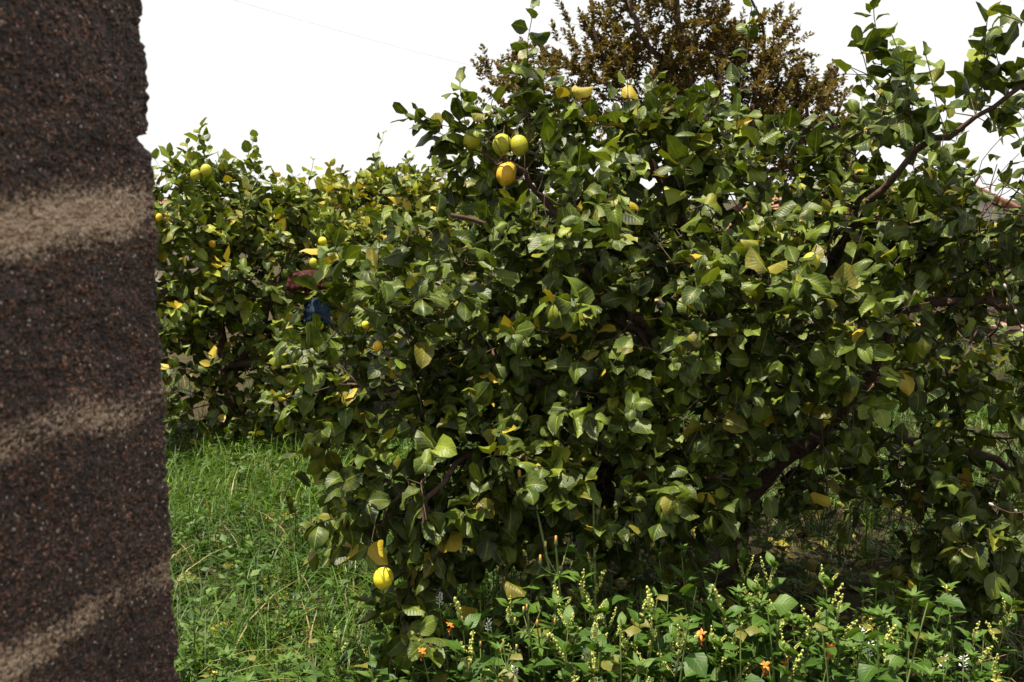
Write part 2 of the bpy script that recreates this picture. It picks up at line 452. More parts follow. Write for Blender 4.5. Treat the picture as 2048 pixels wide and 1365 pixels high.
# ------------------------------------------------------------------ leaf templates
def leaf_template(seed, nu=6, nv=4, L=1.0, W=0.30, fold=0.25, curl=0.6, twist=0.3, wav=0.05, pet=0.10, shape='ovate'):
    r = np.random.default_rng(seed)
    us = np.array([0, 0.10, 0.19, 0.37, 0.61, 0.85, 1.0]) if nu == 6 else np.array([0, 0.10, 0.21, 0.48, 0.80, 1.0]) if nu == 5 and shape == 'ovate' else np.linspace(0, 1, nu + 1)
    vv = np.linspace(-1, 1, nv + 1)
    b = np.clip((us - pet) / (1 - pet), 0, 1)
    if shape == 'ovate':
        w = W * np.power(np.sin(np.pi * np.power(b, 0.80)), 0.60) * (1 - 0.10 * b)
    elif shape == 'lance':
        w = W * np.power(np.sin(np.pi * np.power(b, 0.62)), 0.9)
    else:
        w = W * np.power(np.sin(np.pi * np.power(b, 0.5)), 0.8)
    w = np.maximum(w, 0.012); w[-1] = 0.004
    th = curl * np.power(us, 1.3)
    ds = np.diff(us) * L
    x = np.concatenate([[0], np.cumsum(np.cos((th[1:] + th[:-1]) / 2) * ds)])
    z = -np.concatenate([[0], np.cumsum(np.sin((th[1:] + th[:-1]) / 2) * ds)])
    ph, ph2 = r.random(2) * 6.28
    asym = 1 + (r.random() - 0.5) * 0.25
    pts = np.zeros((nu + 1, nv + 1, 3)); uv = np.zeros((nu + 1, nv + 1, 2))
    edge_curl = (r.random() - 0.30) * 1.25 if shape == 'ovate' else (r.random() - 0.35) * 0.5
    for i in range(nu + 1):
        tw = twist * (us[i] - 0.3)
        for j in range(nv + 1):
            v = vv[j]; ww = w[i] * (asym if v > 0 else 1)
            yl = v * ww * math.cos(fold)
            zl = abs(v) * ww * math.sin(fold) - edge_curl * ww * v * v
            zl += wav * v * v * math.sin(us[i] * 9.0 + (ph if v > 0 else ph2)) * (w[i] / W)
            y2 = yl * math.cos(tw) - zl * math.sin(tw); z2 = yl * math.sin(tw) + zl * math.cos(tw)
            nx, nz = math.sin(th[i]), math.cos(th[i])
            pts[i, j] = (x[i] + z2 * nx, y2, z[i] + z2 * nz)
            uv[i, j] = (us[i], 0.5 + v * 0.5)
    side = math.sin(ph) * 0.10
    pts[..., 1] += side * (np.power(us, 2))[:, None]
    idx = np.arange((nu + 1) * (nv + 1)).reshape(nu + 1, nv + 1)
    q = np.stack([idx[:-1, :-1], idx[1:, :-1], idx[1:, 1:], idx[:-1, 1:]], -1).reshape(-1, 4)
    return pts.reshape(-1, 3), q, uv.reshape(-1, 2)
NT = 20
_r = np.random.default_rng(3)
LEM_HI = [leaf_template(100 + k, 6, 4, 1.0, _r.uniform(0.32, 0.44), _r.uniform(-0.2, 0.75), _r.uniform(-0.6, 1.9),
                        _r.uniform(-1.6, 1.6), _r.uniform(0.05, 0.19), 0.10) for k in range(NT)]
LEM_LO = [leaf_template(100 + k, 5, 4, 1.0, _r.uniform(0.30, 0.40), _r.uniform(-0.1, 0.6), _r.uniform(-0.3, 1.4),
                        _r.uniform(-0.8, 0.8), _r.uniform(0.02, 0.10), 0.10) for k in range(NT)]
SMALL = [leaf_template(300 + k, 2, 2, 1.0, _r.uniform(0.26, 0.38), _r.uniform(0, 0.5), _r.uniform(-0.2, 0.8),
                       _r.uniform(-0.6, 0.6), 0.03, 0.05) for k in range(8)]
def tmpl_arrays(T):
    return np.stack([t[0] for t in T]), T[0][1], T[0][2]

class LeafSet:
    """collects leaves: base position, axis, normal, length, template, tone, yellowness"""
    def __init__(self, T):
        self.T, self.q, self.uv = tmpl_arrays(T)
        self.p, self.t, self.n, self.s, self.k, self.tone, self.yel = [], [], [], [], [], [], []
    def add(self, p, t, n, s, tone, yel):
        self.p.append(p); self.t.append(t); self.n.append(n); self.s.append(s)
        self.k.append(rng.integers(len(self.T))); self.tone.append(tone); self.yel.append(yel)
    def finish(self):
        self.p = np.array(self.p); t = nrm(np.array(self.t)); n = np.array(self.n)
        n = nrm(n - (n * t).sum(1, keepdims=True) * t)
        b = np.cross(n, t)
        self.s = np.array(self.s); self.k = np.array(self.k)
        self.tone = np.clip(np.array(self.tone), 0, 1); self.yel = np.clip(np.array(self.yel), 0, 1)
        self.Rm = np.stack([t, b, n], -1)                    # columns
        self.v = np.einsum('lij,lvj->lvi', self.Rm, self.T[self.k] * self.s[:, None, None]) + self.p[:, None, :]
    def mesh(self, name, sel, mat, origin):
        v = self.v[sel] - origin
        n, nv = v.shape[:2]
        q = (self.q[None] + (np.arange(n) * nv)[:, None, None]).reshape(-1, 4)
        return meshdata(name, v.reshape(-1, 3), q, mat, uv=np.tile(self.uv, (n, 1)),
                        attrs={'tone': np.repeat(self.tone[sel], nv), 'yel': np.repeat(self.yel[sel], nv)})
_leafcache = {}
def leaf_mesh(ls, k, tone, yel, mat, tagname):
    tq = round(tone * 5) / 5; yq = min((0.08, 0.42, 0.75, 1.0), key=lambda a: abs(a - yel))
    key = (tagname, k, tq, yq)
    if key not in _leafcache:
        nv = len(ls.T[k])
        _leafcache[key] = meshdata('leaf', ls.T[k], ls.q, mat, uv=ls.uv, attrs={'tone': np.full(nv, tq), 'yel': np.full(nv, yq)})
    return _leafcache[key]
# coarse depth buffer of everything leafy, to find out which leaves show
CELL = 6
GW, GH = 2048 // CELL + 2, 1366 // CELL + 2
DB = np.full((GW, GH), 1e9)
def splat(ls):
    x, y, z = proj(ls.v)
    xi = (x / CELL).astype(int); yi = (y / CELL).astype(int)
    ok = (xi >= 0) & (xi < GW) & (yi >= 0) & (yi < GH)
    np.minimum.at(DB, (xi[ok], yi[ok]), z[ok])
def visible_rank(ls):
    x, y, z = proj(ls.v)
    xi = (x / CELL).astype(int); yi = (y / CELL).astype(int)
    ok = (xi >= 0) & (xi < GW) & (yi >= 0) & (yi < GH) & (x > 300)
    vis = np.zeros(x.shape, bool)
    vis[ok] = z[ok] < DB[xi[ok], yi[ok]] + 0.03
    quads = ls.q
    ax, ay = x[:, quads], y[:, quads]
    area = 0.5 * np.abs((ax[..., 0] - ax[..., 2]) * (ay[..., 1] - ay[..., 3]) - (ax[..., 1] - ax[..., 3]) * (ay[..., 0] - ay[..., 2])).sum(1)
    return vis.mean(1) * area

# ------------------------------------------------------------------ tree growing
def resample(pts, step):
    pts = np.asarray(pts, float)
    # Catmull-Rom through the points
    P_ = np.vstack([2 * pts[0] - pts[1], pts, 2 * pts[-1] - pts[-2]])
    out = []
    for i in range(1, len(P_) - 2):
        p0, p1, p2, p3 = P_[i - 1], P_[i], P_[i + 1], P_[i + 2]
        n = max(2, int(np.linalg.norm(p2 - p1) / step))
        for k in range(n):
            u = k / n
            out.append(0.5 * ((2 * p1) + (-p0 + p2) * u + (2 * p0 - 5 * p1 + 4 * p2 - p3) * u * u + (-p0 + 3 * p1 - 3 * p2 + p3) * u ** 3))
    out.append(P_[-2])
    return np.array(out)

class Tree:
    def __init__(self, step=0.06, jit=0.012):
        self.pos, self.par, self.rad, self.limb, self.plen = [], [], [], [], []
        self.step, self.jit = step, jit
        self.nl = 0
        self.shoots = []
        self.noattach = []
    def _add(self, p, par, r, limb, noatt=False):
        self.pos.append(np.asarray(p, float)); self.par.append(par); self.rad.append(r); self.limb.append(limb)
        self.plen.append(0 if par < 0 else self.plen[par] + np.linalg.norm(self.pos[-1] - self.pos[par]))
        self.noattach.append(noatt)
        return len(self.pos) - 1
    def add_limb(self, pts, r0, r1):
        """a hand-placed limb; its first point snaps to the nearest existing node"""
        R = resample(pts, self.step)
        n = len(R)
        R[1:-1] += rng.normal(0, self.jit, (n - 2, 3))
        if self.pos:
            A = np.array(self.pos); par = int(np.argmin(np.linalg.norm(A - R[0], axis=1)))
            start = 1
        else:
            par = -1; start = 0
        for i in range(start, n):
            par = self._add(R[i], par, r0 + (r1 - r0) * i / (n - 1), self.nl)
        self.nl += 1
    def connect(self, shoots, k_path=0.10):
        """shoots: list of (base, dir, length, params)"""
        A = np.array(self.pos)
        order = np.argsort([np.min(np.linalg.norm(A - s[0], axis=1)) for s in shoots])
        for si in order:
            b, d, Ls, prm = shoots[si]
            A = np.array(self.pos); pl = np.array(self.plen)
            dist = np.linalg.norm(A - b, axis=1) + k_path * pl + np.where(np.array(self.noattach), 9, 0)
            # prefer to come from behind the shoot's direction
            toward = ((b - A) * d).sum(1) / np.maximum(np.linalg.norm(A - b, axis=1), 1e-6)
            dist = dist + 0.12 * (1 - toward) * np.linalg.norm(A - b, axis=1)
            par = int(np.argmin(dist)); p0 = A[par]
            gap = np.linalg.norm(b - p0)
            if gap > 0.02:
                pp = self.par[par]
                d0 = nrm(p0 - A[pp]) if pp >= 0 else np.array([0, 0, 1.0])
                d0 = nrm(d0 * 0.4 + nrm(b - p0) * 0.8)
                n = max(1, int(gap / self.step))
                c1 = p0 + d0 * gap * 0.4; c2 = b - d * gap * 0.35
                lim = self.limb[par]
                for i in range(1, n + 1):
                    u = i / n
                    q = (1 - u) ** 3 * p0 + 3 * (1 - u) ** 2 * u * c1 + 3 * (1 - u) * u * u * c2 + u ** 3 * b
                    if i < n: q = q + rng.normal(0, self.jit * 0.6, 3)
                    par = self._add(q, par, 0.0, lim)
            lim = self.limb[par]
            m = max(2, int(Ls / 0.05)); droop = prm.get('droop', 0.15)
            nodes = [self.pos[par]]
            dd = d.copy()
            for i in range(m):
                dd = nrm(dd + np.array([0, 0, -droop * 0.25]) + rng.normal(0, 0.10, 3))
                par = self._add(self.pos[par] + dd * Ls / m, par, 0.0, lim, True)
                nodes.append(self.pos[par])
            self.shoots.append((np.array(nodes), prm))
    def radii(self, rtip=0.0014, e=0.40):
        n = len(self.pos); cnt = np.zeros(n)
        ch = [[] for _ in range(n)]
        for i, p in enumerate(self.par):
            if p >= 0: ch[p].append(i)
        for i in range(n - 1, -1, -1):
            if not ch[i]: cnt[i] = 1
            if self.par[i] >= 0: cnt[self.par[i]] += cnt[i]
        r = np.maximum(rtip * np.power(np.maximum(cnt, 1), e), np.array(self.rad))
        for i in range(1, n):                       # never thicker than the parent
            r[i] = min(r[i], r[self.par[i]] * 1.0)
        self.r = r; self.ch = ch
    def meshes(self, origin, name_trunk, parent, mat, keep_small=True):
        self.radii()
        chains = []
        stack = [(0, -1)]
        while stack:
            i, pv = stack.pop()
            ch = [i] if pv < 0 else [pv, i]
            while True:
                c = self.ch[i]
                if not c: break
                c = sorted(c, key=lambda a: (-(self.limb[a] == self.limb[i]), -self.r[a]))
                for o in c[1:]: stack.append((o, i))
                i = c[0]; ch.append(i)
            chains.append(ch)
        groups = {}
        for ch in chains:
            if len(ch) < 2: continue
            groups.setdefault(self.limb[ch[-1]], []).append(ch)
        for lim, chs in sorted(groups.items()):
            V, Q, off = [], [], 0
            for ch in chs:
                p = np.array([self.pos[i] for i in ch]); r = np.array([self.r[i] for i in ch])
                if ch[0] != 0: r[0] = min(r[0], r[1] * 1.15)
                ns = 9 if r[0] > 0.012 else (6 if r[0] > 0.005 else 4)
                tg = nrm(np.gradient(p, axis=0))
                ref = np.array([0.3, 1, 0.2]) if abs(tg[0][2]) > 0.8 else np.array([0, 0, 1.0])
                b1 = []
                a = nrm(np.cross(tg[0], ref))
                for k in range(len(p)):
                    a = nrm(a - (a @ tg[k]) * tg[k]); b1.append(a)
                b1 = np.array(b1); b2 = np.cross(tg, b1)
                an = np.linspace(0, 2 * np.pi, ns, endpoint=False)
                rr = r[:, None] * (1 + 0.10 * np.sin(an * 2 + p[:, 2:3] * 40) * (ns > 6))
                ring = p[:, None] + rr[..., None] * (np.cos(an)[None, :, None] * b1[:, None] + np.sin(an)[None, :, None] * b2[:, None])
                V.append(ring.reshape(-1, 3))
                m = len(p)
                i, j = np.meshgrid(np.arange(ns), np.arange(m - 1))
                i = i.ravel(); j = j.ravel()
                Q.append(np.stack([off + j * ns + i, off + j * ns + (i + 1) % ns, off + (j + 1) * ns + (i + 1) % ns, off + (j + 1) * ns + i], 1))
                off += m * ns
            nm = name_trunk if lim == 0 else 'branch'
            link(nm, meshdata(nm, np.vstack(V) - origin, np.vstack(Q), mat), parent)

UP = np.array([0, 0, 1.0])
SUNV = np.array(SUN)
def lobe_shoots(lobes, seedcenter, lmin=0.10, lmax=0.22, prm=None):
    out = []
    for (c, rad, n, *o) in lobes:
        opt = o[0] if o else {}
        c = np.asarray(c); rad = np.asarray(rad)
        for _ in range(n):
            d = nrm(rng.normal(0, 1, 3))
            rr = rng.random() ** (1 / opt.get('shell', 5.0))
            b = c + d * rad * rr
            dirv = nrm(d * rad.mean() / rad * 0.9 + UP * opt.get('up', 0.45) + rng.normal(0, 0.35, 3))
            q = dict(prm or {}); q.update(opt); q['out'] = nrm(d / rad)
            out.append((b, dirv, rng.uniform(lmin, lmax), q))
    return out
def leaves_on(tree, ls, size=0.095, ctr=None):
    for nodes, prm in tree.shoots:
        L = np.linalg.norm(np.diff(nodes, axis=0), axis=1).sum()
        n = prm.get('n', max(3, int(L / 0.0175)))
        ph = rng.random() * 6.28
        outv = prm.get('out', nrm(nodes[-1] - nodes[0]))
        st = prm.get('tone', 0.40) - 0.05 + rng.normal(0, 0.13)
        for i in range(n):
            u = (i + 0.6) / n
            f = u * (len(nodes) - 1); k = min(int(f), len(nodes) - 2); f -= k
            p = nodes[k] * (1 - f) + nodes[k + 1] * f
            ax = nrm(nodes[k + 1] - nodes[k])
            a = nrm(np.cross(ax, UP + 0.01)); b = np.cross(ax, a)
            ph += 2.4 + rng.normal(0, 0.25)
            rad = a * math.cos(ph) + b * math.sin(ph)
            op = rng.uniform(0.7, 1.25) * (1 - 0.45 * u ** 3)
            t = nrm(ax * math.cos(op) + rad * math.sin(op) + UP * rng.normal(-0.06, 0.28))
            nn = UP * 1.0 + outv * prm.get('face', 0.22) + rng.normal(0, 0.40, 3)
            s = size * prm.get('size', 1.0) * rng.uniform(0.62, 1.22) * (1 - 0.35 * max(0, u - 0.75) / 0.25)
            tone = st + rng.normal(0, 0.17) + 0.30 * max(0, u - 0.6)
            y = rng.random(); yp = prm.get('yel', 0.05)
            yel = rng.uniform(0.8, 1.0) if y < yp * 0.35 else (rng.uniform(0.35, 0.5) if y < yp * 1.8 else rng.uniform(0, 0.15))
            ls.add(p, t, nn, s, tone, yel)

TREES = []      # (root, leafset, material, tagname, stuff name, max leaf parts)
def finish_tree(tree, root, ls, mat, tagname, nparts):
    o = np.array(root.location)
    tree.meshes(o, 'trunk', root, M_BARK)
    ls.finish()
    splat(ls)
    TREES.append((root, ls, mat, tagname, nparts))
def explicit(px, py, Y, tip, L=None, n=None, **kw):
    """a shoot placed by photo pixel: base pixel and tip pixel at distance Y"""
    b = P(px, py, Y); e = P(tip[0], tip[1], tip[2] if len(tip) > 2 else Y)
    d = nrm(e - b)
    q = dict(kw)
    if n: q['n'] = n
    return (b, d, L or np.linalg.norm(e - b), q)

def prune(ls, spots):
    """drop leaves growing in front of fruit, limbs and openings: (x, y, radius px, keep, nearer than)"""
    p = np.array(ls.p) + nrm(np.array(ls.t)) * np.array(ls.s)[:, None] * 0.5
    x, y, z = proj(p)
    keep = np.ones(len(p), bool)
    for (sx, sy, r, kp, far) in spots:
        hit = ((x - sx) ** 2 + (y - sy) ** 2 < r * r) & (z < far)
        keep &= ~(hit & (rng.random(len(p)) > kp))
    for k in ('p', 't', 'n', 's', 'k', 'tone', 'yel'):
        setattr(ls, k, [v for v, ok in zip(getattr(ls, k), keep) if ok])
def sunpath(ls, spots):
    p = np.array(ls.p) + nrm(np.array(ls.t)) * np.array(ls.s)[:, None] * 0.5
    keep = np.ones(len(p), bool)
    for c, r in spots:
        q = p - c; a = q @ SUNV
        keep &= ~((a > 0) & (np.linalg.norm(q - a[:, None] * SUNV, axis=1) < r))
    for k in ('p', 't', 'n', 's', 'k', 'tone', 'yel'):
        setattr(ls, k, [v for v, ok in zip(getattr(ls, k), keep) if ok])
def along(pts, r, kp, far):
    out = []
    for a, b in zip(pts[:-1], pts[1:]):
        n = max(1, int(math.hypot(b[0] - a[0], b[1] - a[1]) / (r * 0.7)))
        for k in range(n): out.append((a[0] + (b[0] - a[0]) * k / n, a[1] + (b[1] - a[1]) * k / n, r, kp, far))
    return out
BIG_OPEN = ([(767, 1150, 66, 0.0, 2.80), (1004, 289, 52, 0.0, 3.45), (1038, 291, 52, 0.0, 3.45), (1013, 350, 34, 0.35, 3.5), (943, 280, 25, 0.7, 3.5),
             (612, 566, 50, 0.12, 9), (632, 622, 30, 0.6, 9), (1690, 1080, 90, 0.12, 9), (1600, 1080, 70, 0.12, 9), (1770, 1060, 60, 0.2, 9), (1650, 960, 40, 0.3, 9), (1000, 1160, 50, 0.4, 9),
             (1990, 400, 48, 0.05, 9), (2000, 320, 62, 0.12, 9), (1960, 285, 40, 0.3, 9), (1655, 130, 70, 0.05, 9), (1700, 200, 40, 0.4, 9), (1640, 220, 50, 0.25, 9), (1560, 335, 40, 0.2, 9), (2000, 650, 34, 0.25, 9), (1250, 1140, 80, 0.3, 9), (1400, 1140, 60, 0.3, 9), (1185, 150, 60, 0.1, 9), (1230, 180, 60, 0.2, 9)]
            + along([(1740, 760), (1790, 650), (1850, 606), (1940, 603), (2048, 628)], 28, 0.4, 3.5)
            + along([(1660, 545), (1720, 430), (1800, 335), (1900, 265), (1985, 215)], 28, 0.45, 3.7)
            + along([(1520, 980), (1640, 868), (1720, 800)], 26, 0.2, 3.9)
            + along([(1110, 420), (1045, 345)], 24, 0.2, 3.5) + along([(915, 925), (862, 1000), (838, 1085)], 22, 0.2, 2.9)
            + along([(1180, 560), (1130, 500)], 22, 0.3, 3.5) + along([(1000, 700), (930, 690), (860, 720)], 20, 0.3, 3.1))

# ------------------------------------------------------------------ the big lemon tree
def big_lemon():
    T = Tree(0.055, 0.010)
    base = P(1465, 1195, 3.95); base[2] = float(ground_z(base[0], base[1])) - 0.05
    root = empty('lemon_tree', (base[0], base[1], base[2] + 0.05), 'large spreading lemon tree with broad curling leaves and low drooping branches', 'lemon tree')
    T.add_limb([base, P(1462, 1120, 3.93), P(1475, 1020, 3.9), P(1460, 900, 3.88), P(1430, 780, 3.85), P(1418, 640, 3.8), P(1395, 500, 3.75), P(1330, 370, 3.7), P(1270, 270, 3.7)], 0.062, 0.014)
    T.add_limb([P(1475, 1030, 3.9), P(1555, 935, 3.85), P(1640, 865, 3.8), P(1720, 780, 3.7), P(1790, 650, 3.55), P(1850, 606, 3.45), P(1940, 603, 3.4), P(2050, 628, 3.35)], 0.038, 0.010)
    T.add_limb([P(1640, 868, 3.8), P(1780, 880, 3.8), P(1930, 905, 3.75), P(2090, 960, 3.6)], 0.028, 0.010)
    T.add_limb([P(1470, 960, 3.9), P(1510, 860, 3.98), P(1570, 690, 3.95), P(1640, 560, 3.75), P(1715, 440, 3.5), P(1800, 335, 3.3), P(1900, 265, 3.15), P(1985, 215, 3.05), P(2060, 160, 3.0)], 0.030, 0.006)
    T.add_limb([P(1650, 545, 3.72), P(1700, 470, 3.6), P(1722, 390, 3.55), P(1690, 310, 3.5)], 0.016, 0.007)
    T.add_limb([P(1470, 1000, 3.9), P(1380, 930, 3.7), P(1270, 875, 3.45), P(1150, 868, 3.25), P(1010, 878, 3.15), P(880, 855, 3.05)], 0.032, 0.010)
    T.add_limb([P(1435, 800, 3.85), P(1330, 700, 3.65), P(1200, 570, 3.5), P(1120, 440, 3.5), P(1045, 345, 3.45), P(1000, 290, 3.4)], 0.026, 0.008)
    T.add_limb([P(1010, 878, 3.15), P(915, 925, 2.95), P(862, 1000, 2.85), P(838, 1085, 2.82), P(825, 1150, 2.82)], 0.013, 0.005)
    T.add_limb([P(1270, 875, 3.45), P(1130, 790, 3.2), P(960, 725, 3.05), P(830, 765, 2.95), P(700, 790, 2.88)], 0.018, 0.006)
    T.add_limb([P(1330, 700, 3.65), P(1160, 590, 3.35), P(1010, 470, 3.2), P(900, 430, 3.15)], 0.016, 0.006)
    T.add_limb([P(1418, 640, 3.8), P(1500, 520, 3.8), P(1530, 380, 3.8), P(1500, 230, 3.75)], 0.022, 0.008)
    T.add_limb([P(1500, 860, 3.98), P(1420, 760, 4.3), P(1350, 620, 4.5), P(1280, 450, 4.5)], 0.025, 0.010)
    T.add_limb([P(1790, 650, 3.55), P(1830, 520, 3.5), P(1900, 420, 3.5), P(1960, 350, 3.5)], 0.014, 0.006)
    lobes = [
        (P(1260, 400, 3.70), (0.52, 0.45, 0.24), 100),
        (P(1120, 285, 3.55), (0.16, 0.18, 0.12), 20),
        (P(1400, 310, 3.75), (0.22, 0.25, 0.10), 20),
        (P(1250, 270, 3.70), (0.14, 0.2, 0.08), 12),
        (P(1030, 350, 3.45), (0.12, 0.18, 0.11), 16),
        (P(945, 290, 3.42), (0.07, 0.10, 0.05), 7),
        (P(985, 590, 3.25), (0.40, 0.32, 0.20), 66),
        (P(760, 700, 3.00), (0.14, 0.22, 0.24), 40),
        (P(680, 770, 2.92), (0.06, 0.13, 0.11), 8),
        (P(860, 890, 2.95), (0.30, 0.25, 0.11), 40),
        (P(1210, 630, 3.20), (0.48, 0.32, 0.28), 80),
        (P(1590, 620, 3.10), (0.30, 0.26, 0.15), 58),
        (P(1210, 930, 3.05), (0.36, 0.24, 0.12), 48),
        (P(1400, 990, 3.05), (0.13, 0.14, 0.08), 14),
        (P(1860, 500, 3.40), (0.32, 0.32, 0.22), 46),
        (P(1990, 640, 3.35), (0.26, 0.32, 0.30), 32),
        (P(1910, 205, 3.10), (0.18, 0.12, 0.06), 11),
        (P(1770, 150, 3.15), (0.07, 0.08, 0.03), 5),
        (P(1930, 870, 3.45), (0.34, 0.34, 0.18), 36),
        (P(1570, 440, 3.70), (0.36, 0.38, 0.18), 50),
        (P(1760, 330, 3.65), (0.12, 0.18, 0.12), 14),
        (P(1400, 700, 4.30), (0.80, 0.45, 0.50), 90),
        (P(1660, 780, 3.15), (0.22, 0.18, 0.13), 26),
        (P(1430, 820, 3.15), (0.28, 0.22, 0.20), 32),
        (P(1040, 790, 3.10), (0.34, 0.22, 0.17), 38),
        (P(2160, 480, 3.30), (0.25, 0.40, 0.50), 22),
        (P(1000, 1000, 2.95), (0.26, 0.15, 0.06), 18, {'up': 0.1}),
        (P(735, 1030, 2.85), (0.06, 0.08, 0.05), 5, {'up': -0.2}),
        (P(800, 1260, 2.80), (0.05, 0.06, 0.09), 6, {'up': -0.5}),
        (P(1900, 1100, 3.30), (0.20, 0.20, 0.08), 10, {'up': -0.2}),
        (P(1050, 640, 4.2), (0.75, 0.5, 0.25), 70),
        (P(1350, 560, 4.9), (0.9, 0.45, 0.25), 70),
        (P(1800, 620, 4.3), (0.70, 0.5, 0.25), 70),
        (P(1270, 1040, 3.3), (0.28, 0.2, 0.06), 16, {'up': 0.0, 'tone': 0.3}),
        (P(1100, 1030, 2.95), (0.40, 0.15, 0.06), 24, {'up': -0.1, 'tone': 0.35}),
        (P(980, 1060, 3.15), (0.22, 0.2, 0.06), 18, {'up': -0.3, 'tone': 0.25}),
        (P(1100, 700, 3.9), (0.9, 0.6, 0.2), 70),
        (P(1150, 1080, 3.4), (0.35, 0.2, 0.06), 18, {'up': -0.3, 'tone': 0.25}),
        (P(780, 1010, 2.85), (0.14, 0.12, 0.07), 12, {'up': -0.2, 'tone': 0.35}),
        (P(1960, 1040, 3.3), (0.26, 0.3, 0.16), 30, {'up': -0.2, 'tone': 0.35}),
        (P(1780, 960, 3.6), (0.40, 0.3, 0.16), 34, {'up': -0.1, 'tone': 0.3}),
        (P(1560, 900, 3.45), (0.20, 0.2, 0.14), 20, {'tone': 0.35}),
        (P(1480, 1060, 3.35), (0.12, 0.15, 0.10), 10, {'up': -0.2, 'tone': 0.3}),

        (P(1850, 420, 3.75), (0.40, 0.35, 0.16), 36),
        (P(1960, 480, 3.3), (0.20, 0.3, 0.12), 16),
        (P(1750, 250, 3.7), (0.10, 0.2, 0.12), 12),
    ]
    sh = lobe_shoots(lobes, None)
    E = explicit
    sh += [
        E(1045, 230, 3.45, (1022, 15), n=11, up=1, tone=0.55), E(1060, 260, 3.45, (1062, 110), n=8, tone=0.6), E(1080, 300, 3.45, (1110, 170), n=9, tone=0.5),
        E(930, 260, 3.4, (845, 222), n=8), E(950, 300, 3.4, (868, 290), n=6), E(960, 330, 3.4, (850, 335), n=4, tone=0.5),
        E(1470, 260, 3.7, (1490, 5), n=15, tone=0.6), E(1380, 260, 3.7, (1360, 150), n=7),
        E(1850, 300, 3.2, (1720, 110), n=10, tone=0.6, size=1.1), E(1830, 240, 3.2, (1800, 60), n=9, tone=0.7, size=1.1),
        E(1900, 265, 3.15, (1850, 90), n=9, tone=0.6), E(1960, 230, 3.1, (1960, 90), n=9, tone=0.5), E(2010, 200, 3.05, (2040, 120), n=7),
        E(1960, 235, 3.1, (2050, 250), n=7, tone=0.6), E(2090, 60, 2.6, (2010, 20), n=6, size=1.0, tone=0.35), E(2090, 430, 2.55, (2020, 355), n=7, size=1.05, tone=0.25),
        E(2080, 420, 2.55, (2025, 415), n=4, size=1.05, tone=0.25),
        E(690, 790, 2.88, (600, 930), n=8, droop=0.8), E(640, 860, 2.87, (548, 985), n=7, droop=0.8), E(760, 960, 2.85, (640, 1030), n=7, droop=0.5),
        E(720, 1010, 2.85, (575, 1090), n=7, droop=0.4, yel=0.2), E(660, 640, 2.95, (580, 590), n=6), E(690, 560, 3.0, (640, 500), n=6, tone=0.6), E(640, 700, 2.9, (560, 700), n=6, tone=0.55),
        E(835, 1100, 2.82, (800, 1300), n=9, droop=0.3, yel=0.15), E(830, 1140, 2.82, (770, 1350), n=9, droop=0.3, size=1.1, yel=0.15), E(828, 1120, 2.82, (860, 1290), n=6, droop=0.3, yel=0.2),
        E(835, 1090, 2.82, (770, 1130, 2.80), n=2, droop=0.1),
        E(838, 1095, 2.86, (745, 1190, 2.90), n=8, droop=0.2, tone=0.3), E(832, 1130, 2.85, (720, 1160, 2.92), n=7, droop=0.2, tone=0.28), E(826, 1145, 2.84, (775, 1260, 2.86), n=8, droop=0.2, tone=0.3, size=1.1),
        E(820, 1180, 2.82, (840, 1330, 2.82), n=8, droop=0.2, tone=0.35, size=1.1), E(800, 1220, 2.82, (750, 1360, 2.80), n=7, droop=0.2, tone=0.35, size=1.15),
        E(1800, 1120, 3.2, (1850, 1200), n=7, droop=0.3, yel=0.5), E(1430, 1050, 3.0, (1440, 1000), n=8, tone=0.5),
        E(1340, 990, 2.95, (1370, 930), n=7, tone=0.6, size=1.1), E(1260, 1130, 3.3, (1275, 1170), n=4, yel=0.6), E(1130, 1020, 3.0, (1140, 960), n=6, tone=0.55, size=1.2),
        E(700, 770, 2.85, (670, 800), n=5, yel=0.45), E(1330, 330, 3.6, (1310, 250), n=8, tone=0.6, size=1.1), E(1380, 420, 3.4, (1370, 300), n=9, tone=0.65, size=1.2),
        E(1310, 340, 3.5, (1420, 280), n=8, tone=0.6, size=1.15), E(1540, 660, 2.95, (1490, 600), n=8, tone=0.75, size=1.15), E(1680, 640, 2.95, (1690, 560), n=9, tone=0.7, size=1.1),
        E(1700, 740, 2.95, (1700, 660), n=9, tone=0.72, size=1.15), E(1620, 590, 3.0, (1570, 530), n=8, tone=0.7),
        # stalks of the two fruits high up and of the low one
        E(1060, 225, 3.38, (1006, 268), n=2), E(1070, 230, 3.38, (1037, 270), n=2), E(1050, 300, 3.42, (1012, 330), n=2),
    ]
    # bare tangled twigs low on the right
    for _ in range(110):
        x0 = rng.uniform(1560, 2060); y0 = rng.uniform(860, 1060); yy = rng.uniform(3.4, 4.1)
        b = P(x0, y0, yy); d = nrm(np.array([rng.normal(0, 0.8), rng.normal(0, 0.4), rng.normal(-0.5, 0.4)]))
        sh.append((b, d, rng.uniform(0.12, 0.32), {'n': int(rng.integers(0, 2)), 'droop': 0.5}))
    for _ in range(40):
        x0 = rng.uniform(800, 1450); y0 = rng.uniform(860, 1060); yy = rng.uniform(3.1, 3.7)
        b = P(x0, y0, yy); d = nrm(np.array([rng.normal(0, 0.8), rng.normal(0, 0.4), rng.normal(-0.4, 0.4)]))
        sh.append((b, d, rng.uniform(0.12, 0.26), {'n': int(rng.integers(0, 3)), 'droop': 0.5}))
    T.connect(sh)
    ls = LeafSet(LEM_HI)
    leaves_on(T, ls, 0.085)
    prune(ls, BIG_OPEN)
    sunpath(ls, [(P(767, 1157, 2.78), 0.055), (P(1004, 289, 3.34), 0.05), (P(1038, 291, 3.34), 0.05)])
    finish_tree(T, root, ls, M_LEMONLEAF, 'hi', 300)
    return T, root
